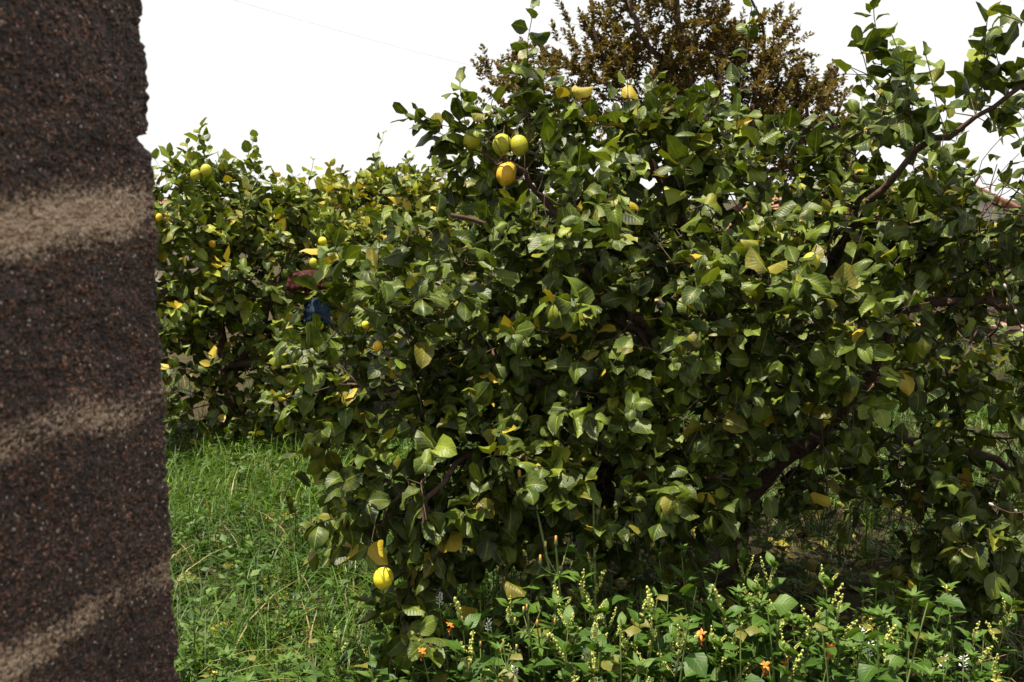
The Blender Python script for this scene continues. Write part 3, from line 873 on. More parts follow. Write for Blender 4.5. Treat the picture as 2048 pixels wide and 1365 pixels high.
BIG, BIGROOT = big_lemon()

def row_lemon(px, pyb, Y, label, lobes, limbs, spikes=(), tone=0.45, yel=0.10, size=0.098, nparts=300):
    T = Tree(0.09, 0.014)
    base = P(px, pyb, Y); base[2] = float(ground_z(base[0], base[1])) - 0.05
    root = empty('lemon_tree', (base[0], base[1], base[2] + 0.05), label, 'lemon tree')
    first = True
    for lb in limbs:
        pts = [P(*q) for q in lb]
        if first: pts = [base] + pts; first = False
        T.add_limb(pts, 0.045 if lb is limbs[0] else 0.028, 0.010)
    sh = lobe_shoots([(P(*c), r, n, dict(o)) for (c, r, n, o) in lobes], None, 0.10, 0.24, {'tone': tone, 'yel': yel})
    for s in spikes:
        q = {'tone': tone + 0.12, 'yel': yel}; q.update(s[5] if len(s) > 5 else {})
        sh.append(explicit(s[0], s[1], s[2], s[3], n=s[4], **q))
    T.connect(sh)
    ls = LeafSet(LEM_LO)
    leaves_on(T, ls, size)
    finish_tree(T, root, ls, M_LEMONLEAF, 'lo', nparts)
    return root

row_lemon(450, 935, 6.3, 'bushy lemon tree standing in the grass directly behind the block wall end',
    [((430, 520, 6.3), (0.62, 0.55, 0.50), 150, {}), ((560, 560, 6.2), (0.45, 0.5, 0.45), 100, {}), ((400, 420, 6.3), (0.35, 0.4, 0.28), 55, {'tone': 0.55}),
     ((420, 720, 6.1), (0.55, 0.5, 0.38), 105, {'tone': 0.35}), ((570, 760, 6.2), (0.4, 0.5, 0.30), 60, {'tone': 0.35}), ((300, 560, 6.4), (0.5, 0.5, 0.6), 60, {}),
     ((400, 830, 6.0), (0.35, 0.3, 0.14), 22, {'up': -0.2, 'tone': 0.35})],
    [[(455, 800, 6.3), (440, 640, 6.3), (420, 480, 6.3), (400, 380, 6.3)], [(452, 780, 6.3), (520, 650, 6.3), (580, 500, 6.2)],
     [(445, 700, 6.3), (350, 600, 6.3), (310, 480, 6.3)], [(450, 740, 6.3), (540, 720, 6.0), (600, 720, 5.9)]],
    [(390, 350, 6.3, (375, 250), 12), (400, 350, 6.3, (420, 270), 7), (480, 370, 6.3, (500, 265), 9), (490, 400, 6.3, (485, 300), 8), (560, 400, 6.2, (545, 335), 7),
     (610, 400, 6.2, (635, 320), 8), (335, 370, 6.3, (320, 305), 7), (585, 420, 6.2, (580, 345), 7)], 0.62, 0.10)
row_lemon(720, 880, 7.4, 'yellowing lemon tree with golden leaf tips between the other lemon trees',
    [((690, 520, 7.4), (0.55, 0.5, 0.40), 120, {}), ((780, 470, 7.4), (0.5, 0.5, 0.28), 80, {'yel': 0.3, 'tone': 0.7}), ((670, 430, 7.4), (0.35, 0.4, 0.14), 45, {'yel': 0.5, 'tone': 0.8}),
     ((850, 430, 7.4), (0.4, 0.4, 0.22), 55, {'tone': 0.6}), ((720, 700, 7.3), (0.6, 0.5, 0.4), 80, {'tone': 0.35})],
    [[(720, 700, 7.4), (715, 560, 7.4), (700, 450, 7.4)], [(720, 680, 7.4), (800, 540, 7.4), (840, 430, 7.4)]],
    [(690, 420, 7.4, (680, 360), 8, {'yel': 0.7}), (820, 420, 7.4, (818, 300), 10), (880, 400, 7.4, (890, 340), 7), (640, 430, 7.4, (655, 380), 7, {'yel': 0.6}), (860, 390, 7.4, (850, 340), 8, {'yel': 0.3})], 0.62, 0.16)
row_lemon(790, 780, 9.6, 'dark green lemon tree with tall thin shoots, farthest back in the row',
    [((760, 430, 9.6), (0.6, 0.6, 0.32), 90, {}), ((860, 420, 9.6), (0.5, 0.5, 0.35), 60, {}), ((800, 560, 9.6), (0.9, 0.6, 0.5), 70, {})],
    [[(790, 620, 9.6), (770, 500, 9.6), (740, 400, 9.6)], [(790, 600, 9.6), (850, 480, 9.6), (880, 400, 9.6)]],
    [(740, 400, 9.6, (732, 255), 11), (735, 400, 9.6, (745, 330), 7), (830, 400, 9.6, (815, 310), 8), (700, 420, 9.6, (690, 370), 6)], 0.28, 0.04, nparts=160)
row_lemon(1130, 860, 7.8, 'shadowed lemon tree half hidden behind the trunk side of the large lemon tree',
    [((1080, 560, 7.8), (0.8, 0.6, 0.50), 110, {}), ((1260, 560, 7.8), (0.7, 0.6, 0.5), 90, {}), ((1000, 440, 7.6), (0.4, 0.4, 0.2), 40, {}), ((1180, 720, 7.8), (0.9, 0.5, 0.35), 60, {})],
    [[(1130, 700, 7.8), (1110, 560, 7.8), (1050, 440, 7.8)], [(1130, 680, 7.8), (1230, 560, 7.8), (1280, 450, 7.8)]], (), 0.42, 0.08, nparts=120)
row_lemon(1640, 860, 8.2, 'sunlit lemon tree seen through gaps under the arching right limb',
    [((1600, 560, 8.2), (0.9, 0.6, 0.55), 110, {}), ((1760, 580, 8.2), (0.6, 0.6, 0.7), 100, {}), ((1880, 560, 8.4), (0.7, 0.6, 0.6), 100, {}), ((1700, 430, 8.2), (0.9, 0.6, 0.25), 70, {}), ((1650, 740, 8.2), (0.9, 0.5, 0.3), 50, {})],
    [[(1640, 700, 8.2), (1600, 560, 8.2), (1560, 440, 8.2)], [(1640, 680, 8.2), (1740, 560, 8.2), (1780, 450, 8.2)]], (), 0.5, 0.08, nparts=160)
row_lemon(1990, 640, 13.0, 'small dark bushy tree standing below the tiled roof of the white house',
    [((1960, 500, 13.0), (0.75, 0.7, 0.40), 80, {}), ((2080, 520, 13.0), (0.8, 0.7, 0.45), 70, {})],
    [[(1990, 580, 13.0), (1960, 520, 13.0), (1940, 450, 13.0)], [(1990, 570, 13.0), (2060, 510, 13.0)]],
    [(1960, 450, 13.0, (1965, 380), 10), (1900, 450, 13.0, (1905, 410), 8)], 0.32, 0.04, nparts=60)

# ------------------------------------------------------------------ tall brownish tree behind
def tall_tree():
    T = Tree(0.16, 0.02)
    Y = 11.5
    base = P(1420, 720, Y); base[2] = float(ground_z(base[0], base[1])) - 0.08
    root = empty('tall_tree', (base[0], base[1], base[2] + 0.08), 'tall tree with fine reddish brown foliage rising behind the lemon trees', 'tree')
    T.add_limb([base, P(1420, 560, Y), P(1415, 380, Y), P(1390, 200, Y), P(1350, 0, Y), P(1320, -160, Y)], 0.10, 0.02)
    for lb in ([(1418, 420), (1490, 250), (1530, 100), (1500, -20)], [(1410, 330), (1280, 210), (1200, 90), (1180, 0)], [(1400, 280), (1440, 120), (1420, -80)],
               [(1418, 460), (1560, 340), (1620, 220), (1600, 120)], [(1415, 400), (1250, 320), (1060, 200), (985, 120)], [(1390, 200), (1280, 60), (1240, -80)],
               [(1530, 350), (1640, 300), (1690, 190)], [(1430, 400), (1510, 330), (1510, 200)]):
        T.add_limb([P(a, b, Y + rng.normal(0, 0.3)) for a, b in lb], 0.045, 0.012)
    lobes = [((1330, 70), (0.75, 0.7, 0.75), 200), ((1440, 190), (0.75, 0.7, 0.75), 210), ((1270, 200), (0.75, 0.7, 0.5), 120), ((1560, 240), (0.55, 0.6, 0.55), 120),
             ((1630, 230), (0.32, 0.4, 0.45), 50), ((1080, 190), (0.55, 0.5, 0.45), 85), ((1000, 170), (0.28, 0.3, 0.35), 26), ((1180, 110), (0.45, 0.4, 0.5), 60), ((1330, -90), (0.8, 0.7, 0.6), 120), ((1540, 100), (0.3, 0.4, 0.35), 34),
             ((1640, 340), (0.5, 0.4, 0.45), 70), ((1480, 320), (0.6, 0.5, 0.4), 70)]
    sh = lobe_shoots([(P(c[0], c[1], Y), r, n, {'shell': 3.0, 'up': 0.9}) for c, r, n in lobes], None, 0.18, 0.34, {'tone': 0.45, 'yel': 0.16})
    T.connect(sh)
    ls = LeafSet(SMALL)
    for nodes, prm in T.shoots: prm['n'] = 36
    leaves_on(T, ls, 0.064)
    o = np.array(root.location)
    T.meshes(o, 'trunk', root, M_BARK)
    ls.finish(); splat(ls)
    TREES.append((root, ls, M_BROWNLEAF, 'brown', 0))
tall_tree()

# leaves: the ones that show largest become parts, the rest one mass
for root, ls, mat, tg, npart in TREES:
    o = np.array(root.location)
    rk = visible_rank(ls)
    sel = np.zeros(len(ls.p), bool)
    if npart:
        idx = np.argsort(-rk)[:npart]
        idx = idx[rk[idx] > 20]
        sel[idx] = True
        for i in idx:
            me = leaf_mesh(ls, int(ls.k[i]), float(ls.tone[i]), float(ls.yel[i]), mat, tg)
            Rm = ls.Rm[i] * ls.s[i]; p = ls.p[i] - o
            M = Matrix(((Rm[0, 0], Rm[0, 1], Rm[0, 2], p[0]), (Rm[1, 0], Rm[1, 1], Rm[1, 2], p[1]), (Rm[2, 0], Rm[2, 1], Rm[2, 2], p[2]), (0, 0, 0, 1)))
            link('leaf', me, root, M)
    f = link('foliage', ls.mesh('foliage', ~sel, mat, o), root)
    f['kind'] = 'stuff'

# ------------------------------------------------------------------ fruit
def lathe(profile, ns, mat, name):
    pr = np.array(profile); m = len(pr)
    an = np.linspace(0, 2 * np.pi, ns, endpoint=False)
    v = np.stack([pr[:, 0:1] * np.cos(an), pr[:, 0:1] * np.sin(an), np.repeat(pr[:, 1:2], ns, 1)], -1).reshape(-1, 3)
    i, j = np.meshgrid(np.arange(ns), np.arange(m - 1)); i = i.ravel(); j = j.ravel()
    q = np.stack([j * ns + i, j * ns + (i + 1) % ns, (j + 1) * ns + (i + 1) % ns, (j + 1) * ns + i], 1)
    return meshdata(name, v, q, mat)
def lemon_profile(h=1.12, nip=0.10):
    pr = []
    for k in range(17):
        a = math.pi * k / 16
        z = -math.cos(a) * 0.5 * h; r = 0.5 * math.sin(a) ** 0.92
        if k <= 2: z -= nip * (1 - k / 3) ; r *= 0.75 + 0.08 * k
        pr.append((max(r, 0.004), z))
    return pr
LEMON_MESH = {k: lathe(lemon_profile(h, nip), 22, m, 'rind') for k, (m, h, nip) in
              {'yellow': (M_LEMON, 1.06, 0.05), 'green': (M_GREENLEMON, 1.12, 0.07), 'orange': (M_ORANGELEMON, 1.2, 0.09)}.items()}
STALK = lathe([(0.10, 0.0), (0.10, 0.03), (0.045, 0.05), (0.04, 0.30), (0.03, 0.5)], 8, M_TWIG, 'stalk')
def lemon(px, py, Y, dia_px, kind, label, tilt=(0, 0), group=None):
    p = P(px, py, Y); d = dia_px / F * Y
    o = empty('lemon', tuple(p), label, 'lemon', group)
    o.rotation_euler = (tilt[0], tilt[1], 0)
    link('rind', LEMON_MESH[kind], o, Matrix.Scale(d, 4))
    link('stalk', STALK, o, Matrix.Translation((0, 0, d * 0.5)) @ Matrix.Scale(d, 4))
lemon(767, 1157, 2.78, 43, 'yellow', 'round bright yellow lemon hanging low over the grass', (-0.35, 0.15))
lemon(1004, 289, 3.34, 37, 'green', 'greenish yellow lemon at a branch end, farther from the trunk of its pair', (0.1, 0.15))
lemon(1038, 291, 3.34, 36, 'green', 'greenish yellow lemon of a touching pair, nearer to the trunk', (-0.1, -0.1))
lemon(1013, 348, 3.40, 40, 'orange', 'deep orange ripe lemon just under the green pair', (-0.3, 0.3))
lemon(943, 280, 3.40, 34, 'green', 'green lemon with an orange blush at the crown edge beside the pair', (0.3, 0.6))
lemon(1622, 525, 3.0, 36, 'green', 'green-yellow lemon deep between leaves under the right limb', (0.3, 0.2))
for i, (x, y, Y, d, k, lab) in enumerate([
    (391, 350, 5.9, 20, 'green', 'pale green lemon near the tall shoot of the tree behind the wall'),
    (412, 341, 5.9, 22, 'green', 'larger green lemon among the top leaves of the tree behind the wall'),
    (384, 426, 5.8, 12, 'yellow', 'tiny yellow lemon in the tree behind the wall'),
    (318, 435, 5.8, 13, 'orange', 'small orange lemon right beside the wall edge'),
    (424, 489, 5.8, 13, 'orange', 'small orange lemon in the middle of the tree behind the wall'),
    (645, 483, 5.9, 17, 'yellow', 'dull yellow lemon above the dark red thing'),
    (627, 526, 5.7, 17, 'green', 'green lemon just above the dark red thing'),
    (640, 652, 5.7, 15, 'green', 'green lemon below the blue thing'),
    (731, 650, 2.85, 15, 'yellow', 'little yellow lemon on the left of the large tree'),
    (755, 693, 2.85, 19, 'orange', 'little orange brown lemon low on the left of the large tree')]):
    lemon(x, y, Y, d, k, lab, (rng.normal(0, 0.2), rng.normal(0, 0.2)))

# ------------------------------------------------------------------ unidentified red and blue things among the branches, modelled as cloth
def cloth(name, px, py, Y, w, h, mat, label, seed):
    r = np.random.default_rng(seed)
    n, m = 22, 14
    U, V = np.meshgrid(np.linspace(-1, 1, n), np.linspace(-1, 1, m))
    vn = VNoise(seed + 50)
    top = 1 - 0.35 * np.abs(U) ** 2.2 - 0.25 * vn(U * 2 + 20, U * 0 + 3)
    X = U * w / 2 * (1 - 0.12 * (V + 1) / 2)
    Z = np.where(V > 0, V * top, V * (0.75 + 0.3 * vn(U * 3 + 9, U * 0 + 8))) * h / 2
    D = 0.06 * np.cos(U * 2.2) * np.cos(V * 1.4) + 0.06 * (vn(U * 5 + 30, V * 1.6 + 30) - 0.5) + 0.025 * (vn(U * 13 + 30, V * 4 + 30) - 0.5)
    front = np.stack([X, -D, Z], -1).reshape(-1, 3)
    backv = front.copy(); backv[:, 1] = 0.02 + 0.03 * np.abs(front[:, 0]) / w
    i, j = np.meshgrid(np.arange(n - 1), np.arange(m - 1)); a = (j * n + i).ravel()
    q = np.stack([a, a + 1, a + n + 1, a + n], 1)
    qb = q[:, ::-1] + n * m
    ring = list(range(n)) + [k * n + n - 1 for k in range(1, m)] + list(range(m * n - 2, (m - 1) * n - 1, -1)) + [k * n for k in range(m - 2, 0, -1)]
    qs = np.array([[ring[k], ring[(k + 1) % len(ring)], ring[(k + 1) % len(ring)] + n * m, ring[k] + n * m] for k in range(len(ring))])[:, ::-1]
    me = meshdata(name, np.vstack([front, backv]), np.vstack([q, qb, qs]), mat)
    o = link(name, me, None, None, tuple(P(px, py, Y)))
    tag(o, label, 'cloth')
cloth('cloth_stand_in', 614, 562, 5.5, 0.24, 0.13, M_RED, 'unidentified dark red thing modelled as cloth between the lemon trees', 1)
cloth('cloth_stand_in', 632, 622, 5.75, 0.16, 0.16, M_BLUE, 'unidentified dark blue thing modelled as cloth below the red one', 2)

# ------------------------------------------------------------------ cable
def cable():
    a, b = P(180, -90, 6.0), P(1395, 215, 11.4)
    pts = []
    for k in range(40):
        u = k / 39; p = a * (1 - u) + b * u; p[2] -= 0.22 * 4 * u * (1 - u) * 0.55
        pts.append(p)
    pts = np.array(pts); tg = nrm(np.gradient(pts, axis=0)); s = nrm(np.cross(tg, UP)); w = np.cross(s, tg)
    an = np.linspace(0, 2 * np.pi, 6, endpoint=False); r = 0.0012
    v = pts[:, None] + r * (np.cos(an)[None, :, None] * s[:, None] + np.sin(an)[None, :, None] * w[:, None])
    i, j = np.meshgrid(np.arange(6), np.arange(39)); i = i.ravel(); j = j.ravel()
    q = np.stack([j * 6 + i, j * 6 + (i + 1) % 6, (j + 1) * 6 + (i + 1) % 6, (j + 1) * 6 + i], 1)
    o = link('overhead_cable', meshdata('overhead_cable', v.reshape(-1, 3), q, M_CABLE))
    tag(o, 'thin pale cable sagging across the white sky', 'cable')
cable()

# ------------------------------------------------------------------ garden wall and houses at the back
def garden_wall():
    c = P(1980, 690, 10.6); gz = -0.05
    root = empty('garden_wall', (c[0], 10.6, gz), 'low brownish stone garden wall with a reddish coping behind the right limb', 'wall')
    x = -2.6; i = 0
    top = P(1980, 648, 10.6)[2] - gz
    for row in range(2):
        x = -2.6 + 0.2 * row
        while x < 3.6:
            w = rng.uniform(0.34, 0.52)
            me = boxmesh('stone', w - 0.012, 0.22 + rng.uniform(0, 0.02), (top - 0.05) / 2 - 0.008, M_STONE, 0.012)
            link('stone', me, root, Matrix.Translation((x + w / 2, 0, (row + 0.5) * (top - 0.05) / 2)))
            x += w
    x = -2.6
    while x < 3.6:
        me = boxmesh('coping_stone', 0.59, 0.30, 0.05, M_COPING, 0.008)
        link('coping_stone', me, root, Matrix.Translation((x + 0.3, 0, top - 0.024)))
        x += 0.6
    c2 = P(2000, 600, 11.6)
    r2 = empty('terrace_wall', (c2[0], 11.7, -0.05), 'taller plain brown rendered terrace wall behind the low stone one', 'wall')
    h2 = P(2000, 560, 11.6)[2] + 0.05
    link('wall_face', boxmesh('wall_face', 7.0, 0.25, h2, M_STONE, 0.01), r2, Matrix.Translation((0.9, 0, h2 / 2)))
    link('wall_cap', boxmesh('wall_cap', 7.04, 0.31, 0.05, M_COPING, 0.008), r2, Matrix.Translation((0.9, 0, h2 + 0.02)))
garden_wall()
def house(x, y, z0, w, d, h, rise, mat, label, rot=0):
    root = empty('house', (x, y, z0), label, 'house')
    root.rotation_euler = (0, 0, rot)
    hw = w / 2
    v = [(-hw, 0, 0), (hw, 0, 0), (hw, 0, h), (0, 0, h + rise), (-hw, 0, h), (-hw, d, 0), (hw, d, 0), (hw, d, h), (0, d, h + rise), (-hw, d, h)]
    f = [(0, 1, 2, 3, 4), (9, 8, 7, 6, 5), (1, 6, 7, 2), (0, 4, 9, 5), (2, 7, 8, 3), (3, 8, 9, 4)]
    me = bpy.data.meshes.new('wall'); me.from_pydata(v, [], f); me.materials.append(mat)
    link('wall', me, root)
    roof = None
    L = math.hypot(hw, rise) + 0.25; a = math.atan2(rise, hw)
    tile = lathe([(0.11, -0.25), (0.09, 0.25)], 10, M_TILE, 'tile')
    for s in (-1, 1):
        rf = link('roof', boxmesh('roof', L, d + 0.5, 0.07, M_TILE, 0.01), root,
                  Matrix.Translation((s * (hw + 0.22) / 2, d / 2, h + rise / 2 + 0.02)) @ Matrix.Rotation(s * a, 4, 'Y'))
        # row of barge tiles along the front slope
        n = int(L / 0.4)
        for k in range(n):
            u = -L / 2 + 0.2 + k * 0.4
            link('tile', tile, rf, Matrix.Translation((u, -d / 2 - 0.2, 0.06)) @ Matrix.Rotation(math.pi / 2, 4, 'Y'))
    for sx in (-0.25, 0.25):
        wv = link('window', boxmesh('window', 1.0, 0.08, 1.1, M_CABLE, 0.01), root, Matrix.Translation((sx * w, -0.02, h * 0.55)))
        link('pane', boxmesh('pane', 0.84, 0.05, 0.94, M_GLASS, 0), wv, Matrix.Translation((0, -0.03, 0)))
c = P(1905, 372, 26.0)
house(c[0], 26.0, -2.6, 7.0, 8.0, c[2] + 2.6 - 1.35, 1.35, M_PLASTER, 'white house with red tiled gable roof far behind the trees', 0.25)
c = P(310, 394, 40.0)
house(c[0] - 3, 40.0, -2.6, 8.0, 8.0, c[2] + 2.6 - 1.0, 1.0, M_PALEPLASTER, 'distant tan house peeking out beside the block wall edge', 0.0)

# ------------------------------------------------------------------ grass and ground cover
def strip_field(name, pos, h, w, lean, az, tone, yel, mat, lev=4):
    n = len(pos)
    t = np.linspace(0, 1, lev + 1)
    d = np.stack([np.cos(az), np.sin(az), np.zeros(n)], -1); sidev = np.stack([-np.sin(az), np.cos(az), np.zeros(n)], -1)
    cen = pos[:, None] + d[:, None] * (lean[:, None] * h[:, None] * t ** 2)[..., None]
    cen[..., 2] += h[:, None] * (t - 0.38 * np.minimum(lean, 1.4)[:, None] * t ** 2.5)
    ww = w[:, None] * np.power(1 - t * 0.97, 0.7)
    L = cen - sidev[:, None] * ww[..., None]; R = cen + sidev[:, None] * ww[..., None]
    v = np.stack([L, R], 2).reshape(n, -1, 3)
    nv = v.shape[1]
    q1 = np.array([[2 * k, 2 * k + 1, 2 * k + 3, 2 * k + 2] for k in range(lev)])
    q = (q1[None] + (np.arange(n) * nv)[:, None, None]).reshape(-1, 4)
    uv = np.stack([np.repeat(t, 2), np.tile([0, 1.0], lev + 1)], -1)
    return meshdata(name, v.reshape(-1, 3), q, mat, uv=np.tile(uv, (n, 1)), attrs={'tone': np.repeat(tone, nv), 'yel': np.repeat(yel, nv)})
def grass():
    def area(n, px0, px1, y0, y1):
        Y = np.sqrt(rng.uniform(y0 ** 2, y1 ** 2, n))
        zc = Y / CP * 1.02
        X = (rng.uniform(px0, px1, n) - 1024) / F * (Y * CP + CAMZ * SP)
        return X, Y
    parts = [(19000, 250, 1000, 2.9, 6.8, 1.05), (12000, 1000, 2250, 3.0, 7.5, 0.85), (5000, 100, 2300, 6.0, 11.0, 0.9), (6000, 1500, 2250, 4.2, 10.0, 1.1), (1800, -300, 2400, 1.3, 3.0, 0.6)]
    for i in range(5): pass
    X = []; Yv = []; H = []
    for n, a, b, y0, y1, hs in parts:
        # clumped: tufts
        nt_ = n // 12
        cx, cyy = area(nt_, a, b, y0, y1)
        k = np.repeat(np.arange(nt_), 12)
        X.append(cx[k] + rng.normal(0, 0.03, len(k))); Yv.append(cyy[k] + rng.normal(0, 0.03, len(k)))
        hh = rng.uniform(0.08, 0.30, nt_) * hs
        H.append(hh[k] * rng.uniform(0.5, 1.15, len(k)))
    X = np.concatenate(X); Yv = np.concatenate(Yv); H = np.concatenate(H)
    under = ((X - 0.55) / 1.15) ** 2 + ((Yv - 3.95) / 0.75) ** 2 < 1
    ok = ~(under & (rng.random(len(X)) < 0.1)); X, Yv, H = X[ok], Yv[ok], H[ok]
    Z = ground_z(X, Yv) - 0.01
    n = len(X)
    patch = VN[3](X * 1.2 + 60, Yv * 1.2 + 60)
    tone = np.clip(-0.05 + 0.75 * patch + rng.normal(0, 0.22, n), 0, 1)
    dry = (rng.random(n) < 0.05) | ((X > 1.5) & (Yv < 4.2) & (rng.random(n) < 0.3))
    yel = np.where(dry, rng.uniform(0.8, 1.0, n), rng.uniform(0, 0.08, n))
    me = strip_field('grass', np.stack([X, Yv, Z], -1), H, rng.uniform(0.0022, 0.0052, n), np.abs(rng.normal(0.85, 0.55, n)), rng.uniform(0, 6.28, n), tone, yel, M_GRASS)
    o = link('grass', me); o['kind'] = 'stuff'
    tag(o, 'tall green meadow grass growing under and between the trees', 'grass')
    # low broad-leaved ground cover
    ls = LeafSet(SMALL)
    for n, a, b, y0, y1 in ((7000, 250, 1050, 2.9, 6.5), (5000, 1000, 2250, 2.9, 7.5), (3000, 600, 2250, 6.5, 11)):
        cx, cyy = area(n // 6, a, b, y0, y1)
        for k in range(n // 6):
            hz = abs(rng.normal(0.07, 0.05)) + 0.01
            p0 = np.array([cx[k], cyy[k], float(ground_z(cx[k], cyy[k])) + hz])
            tb = rng.uniform(0.0, 0.75); sz = rng.uniform(0.018, 0.048)
            for m in range(6):
                an = rng.random() * 6.28
                t = np.array([math.cos(an), math.sin(an), rng.normal(0.1, 0.3)])
                ls.add(p0 + t * 0.02 + rng.normal(0, 0.02, 3), t, UP + rng.normal(0, 0.35, 3), sz * rng.uniform(0.7, 1.2), tb + rng.normal(0, 0.1), rng.uniform(0, 0.1))
    ls.finish()
    lt = LeafSet(LEM_LO)
    for _ in range(900):
        x, y = rng.normal(0.5, 1.1), rng.normal(3.9, 0.8)
        an = rng.random() * 6.28
        lt.add(np.array([x, y, float(ground_z(x, y)) + rng.uniform(0.005, 0.05)]), np.array([math.cos(an), math.sin(an), rng.normal(0, 0.25)]), UP + rng.normal(0, 0.3, 3), rng.uniform(0.05, 0.09), rng.uniform(0.0, 0.4), rng.uniform(0.45, 0.7))
    lt.finish()
    o = link('leaf_litter', lt.mesh('leaf_litter', np.ones(len(lt.p), bool), M_LEMONLEAF, np.zeros(3))); o['kind'] = 'stuff'
    tag(o, 'fallen yellow and brown lemon leaves scattered under the tree', 'leaf litter')
    o = link('ground_cover', ls.mesh('ground_cover', np.ones(len(ls.p), bool), M_WEED, np.zeros(3))); o['kind'] = 'stuff'
    tag(o, 'low clover and small leafy ground cover in the grass', 'ground cover')
grass()

# ------------------------------------------------------------------ weeds
WL = {'ovate': [leaf_template(500 + k, 5, 4, 1.0, 0.27, 0.2, 0.5, 0.2, 0.04, 0.14, 'lance') for k in range(5)],
      'lance': [leaf_template(520 + k, 5, 2, 1.0, 0.15, 0.25, 0.6, 0.2, 0.03, 0.04, 'lance') for k in range(5)],
      'broad': [leaf_template(540 + k, 5, 4, 1.0, 0.36, 0.15, 0.7, 0.3, 0.06, 0.22, 'tri') for k in range(5)]}
_wc = {}
def weed_leaf(kind, k, tone, yel=0.05):
    key = (kind, k, round(tone * 4) / 4, round(yel * 2) / 2)
    if key not in _wc:
        v, q, uv = WL[kind][k]
        _wc[key] = meshdata('leaf', v, q, M_WEED, uv=uv, attrs={'tone': np.full(len(v), key[2]), 'yel': np.full(len(v), key[3])})
    return _wc[key]
def frame(p, t, n, s):
    t = nrm(np.asarray(t, float)); n = np.asarray(n, float); n = nrm(n - (n @ t) * t); b = np.cross(n, t)
    R = np.stack([t, b, n], -1) * s
    return Matrix(((*R[0], p[0]), (*R[1], p[1]), (*R[2], p[2]), (0, 0, 0, 1)))
def tube(name, pts, r0, r1, mat, ns=5):
    pts = np.asarray(pts, float); tg = nrm(np.gradient(pts, axis=0))
    a = nrm(np.cross(tg, np.array([0.3, 1, 0.1]))); b = np.cross(tg, a)
    r = np.linspace(r0, r1, len(pts)); an = np.linspace(0, 2 * np.pi, ns, endpoint=False)
    v = pts[:, None] + r[:, None, None] * (np.cos(an)[None, :, None] * a[:, None] + np.sin(an)[None, :, None] * b[:, None])
    i, j = np.meshgrid(np.arange(ns), np.arange(len(pts) - 1)); i = i.ravel(); j = j.ravel()
    q = np.stack([j * ns + i, j * ns + (i + 1) % ns, (j + 1) * ns + (i + 1) % ns, (j + 1) * ns + i], 1)
    return v.reshape(-1, 3), q
OCT = (np.array([[1, 0, 0], [-1, 0, 0], [0, 1, 0], [0, -1, 0], [0, 0, 1], [0, 0, -1.0]]),
       np.array([[0, 2, 4], [2, 1, 4], [1, 3, 4], [3, 0, 4], [2, 0, 5], [1, 2, 5], [3, 1, 5], [0, 3, 5]]))
def spike_mesh(name, L, nb, br, mat, seed, petal=False):
    """stalk with clustered beads or small petals"""
    r = np.random.default_rng(seed)
    V, Tq, off = [], [], 0
    sv, sq = tube('s', [[0, 0, L * k / 4] for k in range(5)], 0.0009, 0.0006, None, 4)
    V.append(sv); Tq += [[a, b, c] for a, b, c, d in sq] + [[a, c, d] for a, b, c, d in sq]; off = len(sv)
    for k in range(nb):
        z = L * (0.18 + 0.82 * (k / nb)); an = r.random() * 6.28
        c = np.array([math.cos(an) * 0.0035, math.sin(an) * 0.0035, z + r.normal(0, 0.002)])
        s = br * r.uniform(0.7, 1.25)
        sc = np.array([s, s, s])
        vv = OCT[0] * sc
        if petal:
            vv = OCT[0] * np.array([s * 0.55, s * 0.55, s * 2.0])
            tl = r.uniform(0.7, 1.3); Rm = np.array(Matrix.Rotation(an, 3, 'Z') @ Matrix.Rotation(tl, 3, 'Y'))
            vv = vv @ Rm.T; c[:2] *= 2.0
        V.append(vv + c); Tq += (OCT[1] + off).tolist(); off += 6
    return meshdata(name, np.vstack(V), np.array(Tq), mat)
SPIKES = [spike_mesh('flower_spike', 0.07, 26, 0.0030, M_SPIKE, k) for k in range(4)]
WSPIKES = [spike_mesh('flower_spike', 0.045, 15, 0.0034, M_WHITE, 30 + k, True) for k in range(3)]
def bud_mesh(mat, name, flare=0.3):
    return lathe([(0.0010, 0), (0.0030, 0.003), (0.0034, 0.007), (0.0026, 0.011)], 8, M_BUD, 'bud_cup'), \
           lathe([(0.0020, 0.010), (0.0023, 0.013), (0.0017 + 0.001 * flare, 0.019), (0.0006, 0.0205)], 8, mat, name)
BUDY = bud_mesh(M_BUDPETAL, 'petals'); BUDP = bud_mesh(M_YELLOW, 'petals', 0.8)
def trumpet(mat):
    V, Q, off = [], [], 0
    for k in range(6):
        v, q, uv = leaf_template(700 + k, 4, 2, 1.0, 0.2, 0.3, 1.9 if k % 2 else 0.6, 0.1, 0.0, 0.05)
        v = v * 0.017
        R = np.array(Matrix.Rotation(k * 1.047, 3, 'Z') @ Matrix.Rotation(-1.15 + 0.3 * (k % 3), 3, 'Y'))
        V.append(v @ R.T); Q.append(q + off); off += len(v)
    return meshdata('flower', np.vstack(V), np.vstack(Q), mat)
TRUMPET = trumpet(M_ORANGE); YFLOWER = trumpet(M_YELLOW)

